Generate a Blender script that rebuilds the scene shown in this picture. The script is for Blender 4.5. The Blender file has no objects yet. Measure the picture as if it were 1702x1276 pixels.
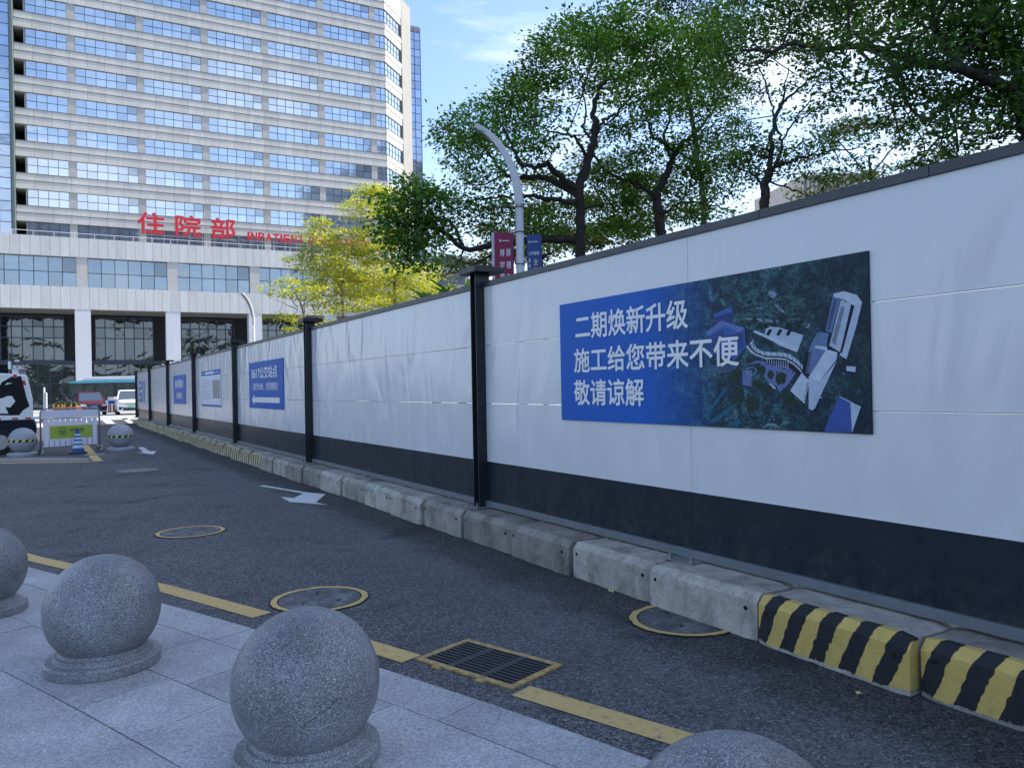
import bpy, math, random
import numpy as np
from mathutils import Vector, Matrix
R = math.radians
random.seed(7); rng = np.random.default_rng(7)
C = bpy.context.scene.collection
# ---------------------------------------------------------------- camera
FOC = 1290.0; EYE = 1.587; ROLL = .019; PITCH = .0031       # measured in pixels of the 1702 px wide photograph
_r = np.array([math.cos(ROLL), 0, -math.sin(ROLL)])
FW = np.array([0, math.cos(PITCH), math.sin(PITCH)])
UP = np.cross(_r, FW); UP /= np.linalg.norm(UP); RT = np.cross(FW, UP)
CAM = np.array([0, 0, EYE])
cd = bpy.data.cameras.new('camera'); cam = bpy.data.objects.new('camera', cd); C.objects.link(cam)
cd.sensor_fit = 'HORIZONTAL'; cd.sensor_width = 36; cd.lens = 36 * FOC / 1702
cd.clip_start = .05; cd.clip_end = 3000
M4 = Matrix.Identity(4)
for i in range(3):
    M4[i][0] = RT[i]; M4[i][1] = UP[i]; M4[i][2] = -FW[i]; M4[i][3] = CAM[i]
cam.matrix_world = M4
bpy.context.scene.camera = cam
# ---------------------------------------------------------------- light
SUN_AZ = R(70)          # clockwise from +Y (the view direction)
SUN_EL = R(42)
sc = bpy.context.scene
sc.view_settings.view_transform = 'Standard'; sc.view_settings.look = 'None'; sc.view_settings.gamma = 1
sc.view_settings.use_curve_mapping = False
sc.view_settings.exposure = 1.72
w = bpy.data.worlds.new('World'); sc.world = w; w.use_nodes = True
nt = w.node_tree; nt.nodes.clear()
def N_(nt, t, **k):
    n = nt.nodes.new(t)
    for a, b in k.items():
        if a == 'inp':
            for kk, vv in b.items(): n.inputs[kk].default_value = vv
        else: setattr(n, a, b)
    return n
sky = N_(nt, 'ShaderNodeTexSky', sky_type='NISHITA', sun_disc=False, sun_elevation=SUN_EL, sun_rotation=SUN_AZ,
         altitude=50, air_density=1.0, dust_density=1.0, ozone_density=.9)
tc = N_(nt, 'ShaderNodeTexCoord')
mp = N_(nt, 'ShaderNodeMapping'); mp.inputs['Scale'].default_value = (1.1, 1.1, 3.6); mp.inputs['Location'].default_value = (.35, .2, .1)
nz = N_(nt, 'ShaderNodeTexNoise', inp={'Scale': 2.2, 'Detail': 7.0, 'Roughness': .55, 'Distortion': .35})
rp = N_(nt, 'ShaderNodeValToRGB'); rp.color_ramp.elements[0].position = .50; rp.color_ramp.elements[1].position = .68
sx = N_(nt, 'ShaderNodeSeparateXYZ')
mr = N_(nt, 'ShaderNodeMapRange', inp={'From Min': .02, 'From Max': .33, 'To Min': .7, 'To Max': 0.0})
mx = N_(nt, 'ShaderNodeMath', operation='MAXIMUM')
mu = N_(nt, 'ShaderNodeMath', operation='MULTIPLY', inp={1: .85})
mix = N_(nt, 'ShaderNodeMixRGB'); mix.inputs[2].default_value = (4.3, 4.7, 5.3, 1)
bg = N_(nt, 'ShaderNodeBackground', inp={'Strength': .095}); wo = N_(nt, 'ShaderNodeOutputWorld')
L = nt.links.new
L(tc.outputs['Generated'], mp.inputs[0]); L(mp.outputs[0], nz.inputs['Vector']); L(nz.outputs[0], rp.inputs[0])
L(tc.outputs['Generated'], sx.inputs[0]); L(sx.outputs[2], mr.inputs[0])
L(rp.outputs[0], mu.inputs[0]); L(mu.outputs[0], mx.inputs[0]); L(mr.outputs[0], mx.inputs[1])
tint = N_(nt, 'ShaderNodeMixRGB', blend_type='MULTIPLY'); tint.inputs[0].default_value = 1; tint.inputs[2].default_value = (.86, .91, 1.0, 1); L(sky.outputs[0], tint.inputs[1]); L(tint.outputs[0], mix.inputs[1]); L(mx.outputs[0], mix.inputs[0]); L(mix.outputs[0], bg.inputs[0]); L(bg.outputs[0], wo.inputs[0])
sl = bpy.data.lights.new('sun', 'SUN'); sl.energy = 2.2; sl.angle = R(.6); sl.color = (1, .94, .84)
so = bpy.data.objects.new('sun', sl); C.objects.link(so)
sdir = Vector((math.sin(SUN_AZ) * math.cos(SUN_EL), math.cos(SUN_AZ) * math.cos(SUN_EL), math.sin(SUN_EL)))
so.rotation_euler = sdir.to_track_quat('Z', 'Y').to_euler(); so.location = (20, 20, 60)
try:
    sc.cycles.max_bounces = 8; sc.cycles.transparent_max_bounces = 6
except Exception: pass

# ---------------------------------------------------------------- projection helpers (real ground / real planes)
def ray(x, y): return FW + RT * (x - 851) / FOC + UP * (638 - y) / FOC
def G(x, y, h=0.0):
    d = ray(x, y); return CAM + d * (h - EYE) / d[2]
def Z(x, y, Y):
    d = ray(x, y); return CAM + d * Y / d[1]
# ---------------------------------------------------------------- materials
MATS = {}
def mat(name, col, rough=.6, metal=0.0, spec=.5, noise=None, bump=None, col2=None, streak=None, **kw):
    """noise=(scale, amount) darkens/lightens; bump=(scale, strength, dist)"""
    if name in MATS: return MATS[name]
    m = bpy.data.materials.new(name); m.use_nodes = True; MATS[name] = m
    t = m.node_tree; p = t.nodes['Principled BSDF']; l = t.links.new
    p.inputs['Base Color'].default_value = (*col, 1); p.inputs['Roughness'].default_value = rough
    p.inputs['Metallic'].default_value = metal; p.inputs['Specular IOR Level'].default_value = spec
    co = N_(t, 'ShaderNodeTexCoord')
    last = None
    if noise:
        n = N_(t, 'ShaderNodeTexNoise', inp={'Scale': noise[0], 'Detail': 8.0, 'Roughness': .65})
        if streak:
            mpp = N_(t, 'ShaderNodeMapping'); mpp.inputs['Scale'].default_value = streak
            l(co.outputs['Object'], mpp.inputs[0]); l(mpp.outputs[0], n.inputs['Vector'])
        else: l(co.outputs['Object'], n.inputs['Vector'])
        c2 = col2 or tuple(c * (1 - noise[1]) for c in col)
        r = N_(t, 'ShaderNodeValToRGB'); r.color_ramp.elements[0].position = .3; r.color_ramp.elements[1].position = .7
        r.color_ramp.elements[0].color = (*c2, 1); r.color_ramp.elements[1].color = (*col, 1)
        l(n.outputs[0], r.inputs[0]); last = r.outputs[0]; l(last, p.inputs['Base Color'])
    if bump:
        n = N_(t, 'ShaderNodeTexNoise', inp={'Scale': bump[0], 'Detail': 4.0})
        if len(bump) > 3:
            mpp = N_(t, 'ShaderNodeMapping'); mpp.inputs['Scale'].default_value = bump[3]
            l(co.outputs['Object'], mpp.inputs[0]); l(mpp.outputs[0], n.inputs['Vector'])
        else: l(co.outputs['Object'], n.inputs['Vector'])
        b = N_(t, 'ShaderNodeBump', inp={'Strength': bump[1], 'Distance': bump[2]})
        l(n.outputs[0], b.inputs['Height']); l(b.outputs[0], p.inputs['Normal'])
    m['p'] = 1
    return m
def nodes_of(m): return m.node_tree, m.node_tree.nodes['Principled BSDF'], m.node_tree.links.new
def ramp(t, stops, interp='LINEAR'):
    r = N_(t, 'ShaderNodeValToRGB'); e = r.color_ramp.elements; r.color_ramp.interpolation = interp
    e[0].position = stops[0][0]; e[0].color = (*stops[0][1], 1); e[1].position = stops[-1][0]; e[1].color = (*stops[-1][1], 1)
    for p_, c_ in stops[1:-1]:
        q = e.new(p_); q.color = (*c_, 1)
    return r
def mixc(t, a, b, f, mode='MIX'):
    m = N_(t, 'ShaderNodeMixRGB', blend_type=mode)
    for s, v in ((1, a), (2, b), (0, f)):
        if hasattr(v, 'is_output') or hasattr(v, 'links'): t.links.new(v, m.inputs[s])
        elif s == 0: m.inputs[0].default_value = v
        else: m.inputs[s].default_value = (*v, 1)
    return m.outputs[0]

# asphalt
def asphalt_mat():
    m = mat('asphalt', (.05, .05, .055), .78, spec=.25); t, p, l = nodes_of(m)
    co = N_(t, 'ShaderNodeTexCoord').outputs['Object']
    v = N_(t, 'ShaderNodeTexVoronoi', inp={'Scale': 98.0}); l(co, v.inputs['Vector'])
    sep = N_(t, 'ShaderNodeSeparateColor'); l(v.outputs['Color'], sep.inputs[0])
    r1 = ramp(t, [(0, (.022, .023, .026)), (.3, (.062, .064, .070)), (.6, (.105, .107, .115)), (.9, (.16, .163, .17)), (1, (.28, .28, .29))]); l(sep.outputs[0], r1.inputs[0])
    n2 = N_(t, 'ShaderNodeTexNoise', inp={'Scale': .5, 'Detail': 6.0, 'Roughness': .6}); l(co, n2.inputs['Vector'])
    r2 = ramp(t, [(.3, (.8, .8, .8)), (.7, (1.18, 1.18, 1.18))]); l(n2.outputs[0], r2.inputs[0])
    c = mixc(t, r1.outputs[0], r2.outputs[0], 1.0, 'MULTIPLY')
    # dusty, dried-water patches
    mp2 = N_(t, 'ShaderNodeMapping'); mp2.inputs['Rotation'].default_value = (0, 0, R(31)); mp2.inputs['Scale'].default_value = (1.6, .55, 1); l(co, mp2.inputs[0])
    n3 = N_(t, 'ShaderNodeTexNoise', inp={'Scale': 1.3, 'Detail': 9.0, 'Roughness': .7, 'Distortion': .8}); l(mp2.outputs[0], n3.inputs['Vector'])
    r3 = ramp(t, [(.56, (0, 0, 0)), (.8, (.55, .55, .55))]); l(n3.outputs[0], r3.inputs[0])
    c = mixc(t, c, (.13, .13, .135), r3.outputs[0])
    n4 = N_(t, 'ShaderNodeTexNoise', inp={'Scale': 1.1, 'Detail': 5.0, 'Distortion': 1.2}); l(co, n4.inputs['Vector'])
    r4 = ramp(t, [(.58, (0, 0, 0)), (.66, (.5, .5, .5))]); l(n4.outputs[0], r4.inputs[0])
    c = mixc(t, c, (.03, .031, .035), r4.outputs[0])
    # grime gathered along the foot of the blocks, wheel-scattered dust beyond it (distance from the fence line)
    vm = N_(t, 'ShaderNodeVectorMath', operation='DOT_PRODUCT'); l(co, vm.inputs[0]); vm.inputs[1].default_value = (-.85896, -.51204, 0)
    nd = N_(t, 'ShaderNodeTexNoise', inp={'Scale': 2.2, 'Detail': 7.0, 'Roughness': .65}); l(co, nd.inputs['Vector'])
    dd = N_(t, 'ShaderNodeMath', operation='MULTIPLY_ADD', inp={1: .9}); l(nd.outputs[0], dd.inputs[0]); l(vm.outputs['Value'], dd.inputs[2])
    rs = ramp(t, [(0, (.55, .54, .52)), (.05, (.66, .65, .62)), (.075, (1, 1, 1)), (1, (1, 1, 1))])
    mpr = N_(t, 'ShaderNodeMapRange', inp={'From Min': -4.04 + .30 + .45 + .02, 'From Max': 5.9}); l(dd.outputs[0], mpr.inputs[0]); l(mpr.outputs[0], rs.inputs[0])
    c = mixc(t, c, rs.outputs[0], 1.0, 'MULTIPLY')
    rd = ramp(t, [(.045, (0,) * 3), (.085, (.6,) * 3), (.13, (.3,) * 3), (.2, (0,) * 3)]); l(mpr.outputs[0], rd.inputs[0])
    ns = N_(t, 'ShaderNodeTexNoise', inp={'Scale': 5.0, 'Detail': 12.0, 'Roughness': .9, 'Distortion': .2}); l(mp2.outputs[0], ns.inputs['Vector'])
    rn = ramp(t, [(.40, (0,) * 3), (.62, (.85,) * 3)]); l(ns.outputs[0], rn.inputs[0])
    c = mixc(t, c, (.17, .175, .18), mixc(t, rd.outputs[0], rn.outputs[0], 1.0, 'MULTIPLY'))
    l(c, p.inputs['Base Color'])
    b = N_(t, 'ShaderNodeBump', inp={'Strength': .8, 'Distance': .006}); l(sep.outputs[0], b.inputs['Height']); l(b.outputs[0], p.inputs['Normal'])
    return m
def granite_mat(name, dark, mid, light, sc_=140, rough=.45, big=.12):
    m = mat(name, mid, rough, spec=.3); t, p, l = nodes_of(m)
    co = N_(t, 'ShaderNodeTexCoord').outputs['Object']
    v = N_(t, 'ShaderNodeTexVoronoi', inp={'Scale': float(sc_)}); l(co, v.inputs['Vector'])
    sep = N_(t, 'ShaderNodeSeparateColor'); l(v.outputs['Color'], sep.inputs[0])
    r1 = ramp(t, [(0, dark), (.35, mid), (.75, mid), (1, light)]); l(sep.outputs[0], r1.inputs[0])
    n = N_(t, 'ShaderNodeTexNoise', inp={'Scale': sc_ * .55, 'Detail': 3.0}); l(co, n.inputs['Vector'])
    r2 = ramp(t, [(.35, (.75,) * 3), (.65, (1.15,) * 3)]); l(n.outputs[0], r2.inputs[0])
    c = mixc(t, r1.outputs[0], r2.outputs[0], 1.0, 'MULTIPLY')
    n2 = N_(t, 'ShaderNodeTexNoise', inp={'Scale': 2.2, 'Detail': 6.0, 'Roughness': .6}); l(co, n2.inputs['Vector'])
    r3 = ramp(t, [(.3, (1 - big * 2.2,) * 3), (.7, (1 + big,) * 3)]); l(n2.outputs[0], r3.inputs[0])
    c = mixc(t, c, r3.outputs[0], 1.0, 'MULTIPLY')
    gi = N_(t, 'ShaderNodeNewGeometry'); r4 = ramp(t, [(0, (.86,) * 3), (1, (1.1,) * 3)]); l(gi.outputs['Random Per Island'], r4.inputs[0])
    c = mixc(t, c, r4.outputs[0], 1.0, 'MULTIPLY')
    l(c, p.inputs['Base Color'])
    b = N_(t, 'ShaderNodeBump', inp={'Strength': .25, 'Distance': .002}); l(sep.outputs[0], b.inputs['Height']); l(b.outputs[0], p.inputs['Normal'])
    return m
ASPH = asphalt_mat()
GRAN = granite_mat('granite_ball', (.07, .08, .09), (.25, .265, .285), (.56, .57, .58), 270, .42, .2)
TILE = granite_mat('granite_tile', (.25, .26, .275), (.41, .42, .44), (.54, .55, .565), 150, .5, .10)
def panel_mat(name, col, rough, amp):
    m = mat(name, col, rough); t, p, l = nodes_of(m)
    co = N_(t, 'ShaderNodeTexCoord').outputs['Object']
    mpp = N_(t, 'ShaderNodeMapping'); mpp.inputs['Scale'].default_value = (1.9, 1, .75); l(co, mpp.inputs[0])
    n = N_(t, 'ShaderNodeTexNoise', inp={'Scale': 1.1, 'Detail': 1.5, 'Roughness': .4, 'Distortion': 1.3}); l(mpp.outputs[0], n.inputs['Vector'])
    b = N_(t, 'ShaderNodeBump', inp={'Strength': 1.0, 'Distance': amp}); l(n.outputs[0], b.inputs['Height']); l(b.outputs[0], p.inputs['Normal'])
    n2 = N_(t, 'ShaderNodeTexNoise', inp={'Scale': 2.2, 'Detail': 3.0, 'Roughness': .5})
    mp3 = N_(t, 'ShaderNodeMapping'); mp3.inputs['Scale'].default_value = (1.6, 1, .8); l(co, mp3.inputs[0]); l(mp3.outputs[0], n2.inputs['Vector'])
    r = ramp(t, [(.25, tuple(c * .96 for c in col)), (.6, col)]); l(n2.outputs[0], r.inputs[0])
    c = r.outputs[0]
    # dirt splashed near the bottom edge and a few scuffs
    sp = N_(t, 'ShaderNodeSeparateXYZ'); l(co, sp.inputs[0])
    mrr = N_(t, 'ShaderNodeMapRange', inp={'From Min': .33, 'From Max': .75, 'To Min': .22, 'To Max': 0.0}); l(sp.outputs[2], mrr.inputs[0])
    n4 = N_(t, 'ShaderNodeTexNoise', inp={'Scale': 9.0, 'Detail': 8.0, 'Roughness': .75}); l(co, n4.inputs['Vector'])
    r5 = ramp(t, [(.45, (0,) * 3), (.75, (1,) * 3)]); l(n4.outputs[0], r5.inputs[0])
    f = N_(t, 'ShaderNodeMath', operation='MULTIPLY'); l(mrr.outputs[0], f.inputs[0]); l(r5.outputs[0], f.inputs[1])
    c = mixc(t, c, (.22, .21, .2), f.outputs[0])
    l(c, p.inputs['Base Color'])
    rr = ramp(t, [(.3, (rough * .85,) * 3), (.7, (rough * 1.2,) * 3)]); l(n2.outputs[0], rr.inputs[0]); l(rr.outputs[0], p.inputs['Roughness'])
    return m
PANEL = panel_mat('white_sheet', (.66, .67, .69), .2, .03)
DPANEL = panel_mat('dark_sheet', (.016, .024, .034), .3, .012); DPANEL.node_tree.nodes['Principled BSDF'].inputs['Specular IOR Level'].default_value = .22
STEEL = mat('dark_steel', (.02, .025, .032), .4, spec=.35, noise=(6, .3))
STEEL2 = mat('grey_steel', (.16, .18, .2), .42, noise=(8, .3))
RAILM = mat('rail_steel', (.05, .057, .068), .45, noise=(5, .35))
ZINC = mat('zinc', (.4, .4, .4), .4, .7, noise=(20, .3))
def concrete_mat():
    m = mat('concrete', (.4, .39, .37), .9); t, p, l = nodes_of(m)
    co = N_(t, 'ShaderNodeTexCoord').outputs['Object']; oi = N_(t, 'ShaderNodeObjectInfo')
    ad = N_(t, 'ShaderNodeVectorMath', operation='ADD'); l(co, ad.inputs[0])
    mu_ = N_(t, 'ShaderNodeMath', operation='MULTIPLY', inp={1: 50.0}); l(oi.outputs['Random'], mu_.inputs[0]); l(mu_.outputs[0], ad.inputs[1])
    n = N_(t, 'ShaderNodeTexNoise', inp={'Scale': 4.0, 'Detail': 9.0, 'Roughness': .7, 'Distortion': .4}); l(ad.outputs[0], n.inputs['Vector'])
    r = ramp(t, [(.3, (.2, .19, .175)), (.48, (.36, .345, .325)), (.7, (.52, .5, .47))]); l(n.outputs[0], r.inputs[0])
    n2 = N_(t, 'ShaderNodeTexNoise', inp={'Scale': 60.0, 'Detail': 4.0}); l(co, n2.inputs['Vector'])
    r2 = ramp(t, [(.28, (.25,) * 3), (.40, (1,) * 3)]); l(n2.outputs[0], r2.inputs[0])
    c = mixc(t, r.outputs[0], r2.outputs[0], 1.0, 'MULTIPLY')
    mps = N_(t, 'ShaderNodeMapping'); mps.inputs['Scale'].default_value = (2.5, 2, 1.1); l(ad.outputs[0], mps.inputs[0])
    n3 = N_(t, 'ShaderNodeTexNoise', inp={'Scale': 1.6, 'Detail': 8.0, 'Roughness': .7}); l(mps.outputs[0], n3.inputs['Vector'])
    r3 = ramp(t, [(.34, (.6, .59, .57)), (.5, (1, 1, 1))]); l(n3.outputs[0], r3.inputs[0])
    c = mixc(t, c, r3.outputs[0], 1.0, 'MULTIPLY')
    r6 = ramp(t, [(0, (.58, .56, .53)), (1, (1.25, 1.22, 1.16))]); l(oi.outputs['Random'], r6.inputs[0])
    c = mixc(t, c, r6.outputs[0], 1.0, 'MULTIPLY')
    l(c, p.inputs['Base Color'])
    b = N_(t, 'ShaderNodeBump', inp={'Strength': .7, 'Distance': .012}); l(n.outputs[0], b.inputs['Height'])
    b2 = N_(t, 'ShaderNodeBump', inp={'Strength': .6, 'Distance': .004}); l(n2.outputs[0], b2.inputs['Height']); l(b.outputs[0], b2.inputs['Normal']); l(b2.outputs[0], p.inputs['Normal'])
    return m, c
CONC, _ = concrete_mat()
def striped_mat():
    m, c = CONC.copy(), None; m.name = 'striped_concrete'; MATS['striped_concrete'] = m
    t, p, l = nodes_of(m)
    base = p.inputs['Base Color'].links[0].from_socket
    co = N_(t, 'ShaderNodeTexCoord').outputs['Object']
    sp = N_(t, 'ShaderNodeSeparateXYZ'); l(co, sp.inputs[0])
    n = N_(t, 'ShaderNodeTexNoise', inp={'Scale': 14.0, 'Detail': 4.0}); l(co, n.inputs['Vector'])
    a = N_(t, 'ShaderNodeMath', operation='MULTIPLY_ADD', inp={1: -.42}); l(sp.outputs[2], a.inputs[0]); l(sp.outputs[0], a.inputs[2])
    b = N_(t, 'ShaderNodeMath', operation='MULTIPLY_ADD', inp={1: .05}); l(n.outputs[0], b.inputs[0]); l(a.outputs[0], b.inputs[2])
    d = N_(t, 'ShaderNodeMath', operation='DIVIDE', inp={1: .2}); l(b.outputs[0], d.inputs[0])
    fr = N_(t, 'ShaderNodeMath', operation='FRACT'); l(d.outputs[0], fr.inputs[0])
    r = ramp(t, [(0, (.018, .02, .024)), (.49, (.018, .02, .024)), (.51, (.56, .41, .12)), (1, (.56, .41, .12))]); l(fr.outputs[0], r.inputs[0])
    nw = N_(t, 'ShaderNodeTexNoise', inp={'Scale': 11.0, 'Detail': 8.0, 'Roughness': .75}); l(co, nw.inputs['Vector'])
    rw = ramp(t, [(.3, (.78,) * 3), (.6, (1.05,) * 3)]); l(nw.outputs[0], rw.inputs[0])
    pc = mixc(t, r.outputs[0], rw.outputs[0], 1.0, 'MULTIPLY')
    # painted on the front and chamfer only, worn off along the foot
    mr_ = N_(t, 'ShaderNodeMapRange', inp={'From Min': .0, 'From Max': .05, 'To Min': -.3, 'To Max': .35}); l(sp.outputs[2], mr_.inputs[0])
    ad = N_(t, 'ShaderNodeMath', operation='ADD'); l(mr_.outputs[0], ad.inputs[0]); l(nw.outputs[0], ad.inputs[1])
    rc = ramp(t, [(.42, (0,) * 3), (.5, (1,) * 3)]); l(ad.outputs[0], rc.inputs[0])
    yy = N_(t, 'ShaderNodeMath', operation='MULTIPLY_ADD', inp={1: .012, 2: 0}); l(n.outputs[0], yy.inputs[0])
    y2 = N_(t, 'ShaderNodeMath', operation='ADD'); l(sp.outputs[1], y2.inputs[0]); l(yy.outputs[0], y2.inputs[1])
    lt = N_(t, 'ShaderNodeMath', operation='LESS_THAN', inp={1: .098}); l(y2.outputs[0], lt.inputs[0])
    ff = N_(t, 'ShaderNodeMath', operation='MULTIPLY'); l(rc.outputs[0], ff.inputs[0]); l(lt.outputs[0], ff.inputs[1])
    l(mixc(t, base, pc, ff.outputs[0]), p.inputs['Base Color'])
    return m
STRIPE = striped_mat()
STRIPE2 = STRIPE.copy(); STRIPE2.name = 'faded_striped_concrete'
for n_ in STRIPE2.node_tree.nodes:
    if n_.type == 'VALTORGB' and len(n_.color_ramp.elements) == 4 and abs(n_.color_ramp.elements[0].color[0] - .018) < .002:
        for e_ in n_.color_ramp.elements:
            e_.color = (.10, .095, .085, 1) if e_.color[0] < .1 else (.60, .50, .28, 1)
YEL = mat('yellow_paint', (.58, .4, .13), .75, noise=(34, .6), col2=(.16, .12, .07))
# worn road paint lets the asphalt show
def road_paint(name, col, wear):
    m = mat(name, col, .8); t, p, l = nodes_of(m)
    co = N_(t, 'ShaderNodeTexCoord').outputs['Object']
    n = N_(t, 'ShaderNodeTexNoise', inp={'Scale': 18.0, 'Detail': 9.0, 'Roughness': .8}); l(co, n.inputs['Vector'])
    r = ramp(t, [(wear, (.07, .07, .07)), (wear + .1, tuple(c * .8 for c in col)), (.75, col)]); l(n.outputs[0], r.inputs[0]); l(r.outputs[0], p.inputs['Base Color'])
    return m
YLINE = road_paint('yellow_line', (.62, .44, .17), .33)
WLINE = road_paint('white_line', (.7, .71, .72), .27)
IRON = mat('cast_iron', (.05, .053, .06), .55, .3, noise=(40, .4), bump=(60, .5, .004))
def cover_mat():
    m = mat('manhole_iron', (.1, .105, .11), .75); t, p, l = nodes_of(m)
    co = N_(t, 'ShaderNodeTexCoord').outputs['Object']
    n = N_(t, 'ShaderNodeTexNoise', inp={'Scale': 5.0, 'Detail': 9.0, 'Roughness': .75, 'Distortion': 1.0}); l(co, n.inputs['Vector'])
    r = ramp(t, [(.35, (.035, .037, .04)), (.5, (.09, .095, .1)), (.7, (.24, .25, .26))]); l(n.outputs[0], r.inputs[0]); l(r.outputs[0], p.inputs['Base Color'])
    v = N_(t, 'ShaderNodeTexVoronoi', inp={'Scale': 26.0}); l(co, v.inputs['Vector'])
    b = N_(t, 'ShaderNodeBump', inp={'Strength': .6, 'Distance': .006}); l(v.outputs[0], b.inputs['Height']); l(b.outputs[0], p.inputs['Normal'])
    return m
COVER = cover_mat()
BLACK = mat('pit_black', (.006, .006, .007), .9)
SIGNBLUE = mat('sign_blue', (.004, .105, .46), .45, spec=.15, noise=(3, .12))
SIGNWHITE = mat('sign_white', (.76, .77, .8), .45)
WHITE = mat('white_paint', (.74, .75, .76), .4, noise=(10, .08))
LAMPW = mat('lamp_white', (.6, .62, .64), .4, noise=(14, .12))

# ---------------------------------------------------------------- mesh builder
class MB:
    def __init__(s): s.v = []; s.f = []
    def add(s, vs, fs):
        o = len(s.v); s.v += [tuple(map(float, q)) for q in vs]; s.f += [tuple(i + o for i in f) for f in fs]; return s
    def box(s, x0, x1, y0, y1, z0, z1):
        return s.add([(x, y, z) for z in (z0, z1) for y in (y0, y1) for x in (x0, x1)],
                     [(0, 2, 3, 1), (4, 5, 7, 6), (0, 1, 5, 4), (2, 6, 7, 3), (0, 4, 6, 2), (1, 3, 7, 5)])
    def obox(s, o, ax, ay, az):
        """box from corner o spanned by three vectors"""
        o, ax, ay, az = map(np.array, (o, ax, ay, az))
        return s.add([o + ax * i + ay * j + az * k for k in (0, 1) for j in (0, 1) for i in (0, 1)],
                     [(0, 2, 3, 1), (4, 5, 7, 6), (0, 1, 5, 4), (2, 6, 7, 3), (0, 4, 6, 2), (1, 3, 7, 5)])
    def quad(s, a, b, c, d): return s.add([a, b, c, d], [(0, 1, 2, 3)])
    def poly(s, pts): return s.add(pts, [tuple(range(len(pts)))])
    def prism(s, pts, vec):
        n = len(pts); vec = np.array(vec); a = [np.array(q, float) for q in pts]
        return s.add(a + [q + vec for q in a], [tuple(range(n))[::-1], tuple(range(n, 2 * n))] + [(i, (i + 1) % n, (i + 1) % n + n, i + n) for i in range(n)])
    def tube(s, path, rad, n=8, caps=True):
        path = [np.array(q, float) for q in path]; m = len(path)
        if not hasattr(rad, '__len__'): rad = [rad] * m
        vs = []; prev = None
        for i, q in enumerate(path):
            t = path[min(i + 1, m - 1)] - path[max(i - 1, 0)]; t /= (np.linalg.norm(t) + 1e-9)
            if prev is None:
                a = np.cross(t, (0, 0, 1.0)) if abs(t[2]) < .9 else np.cross(t, (1.0, 0, 0))
            else: a = prev - t * (prev @ t)
            a /= (np.linalg.norm(a) + 1e-9); b = np.cross(t, a); prev = a
            for k in range(n):
                g = 2 * math.pi * k / n; vs.append(q + (a * math.cos(g) + b * math.sin(g)) * rad[i])
        fs = [(i * n + k, i * n + (k + 1) % n, (i + 1) * n + (k + 1) % n, (i + 1) * n + k) for i in range(m - 1) for k in range(n)]
        if caps: fs += [tuple(range(n))[::-1], tuple(range((m - 1) * n, m * n))]
        return s.add(vs, fs)
    def lathe(s, prof, n=48, c=(0, 0, 0)):
        vs = []; 
        for r_, z in prof:
            for k in range(n):
                g = 2 * math.pi * k / n; vs.append((c[0] + r_ * math.cos(g), c[1] + r_ * math.sin(g), c[2] + z))
        m = len(prof)
        fs = [(i * n + k, i * n + (k + 1) % n, (i + 1) * n + (k + 1) % n, (i + 1) * n + k) for i in range(m - 1) for k in range(n)]
        return s.add(vs, fs)
    def build(s, name, m, parent=None, smooth=False, bevel=0, seg=2):
        me = bpy.data.meshes.new(name); me.from_pydata(s.v, [], s.f); me.update()
        if m: me.materials.append(m)
        if smooth: me.polygons.foreach_set('use_smooth', [True] * len(me.polygons))
        o = bpy.data.objects.new(name, me); C.objects.link(o)
        if parent: o.parent = parent
        if bevel:
            b = o.modifiers.new('b', 'BEVEL'); b.width = bevel; b.segments = seg; b.limit_method = 'ANGLE'
        return o
def tag(o, label=None, cat=None, group=None, kind=None):
    if label: o['label'] = label
    if cat: o['category'] = cat
    if group: o['group'] = group
    if kind: o['kind'] = kind
    return o
def empty(name, loc, rz=0, label=None, cat=None, group=None):
    o = bpy.data.objects.new(name, None); C.objects.link(o); o.location = loc; o.rotation_euler = (0, 0, rz); o.empty_display_size = .1
    return tag(o, label, cat, group)
def copy_tree(o, parent=None):
    c = o.copy(); C.objects.link(c)
    if parent: c.parent = parent
    for ch in list(o.children): copy_tree(ch, c)
    return c
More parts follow.
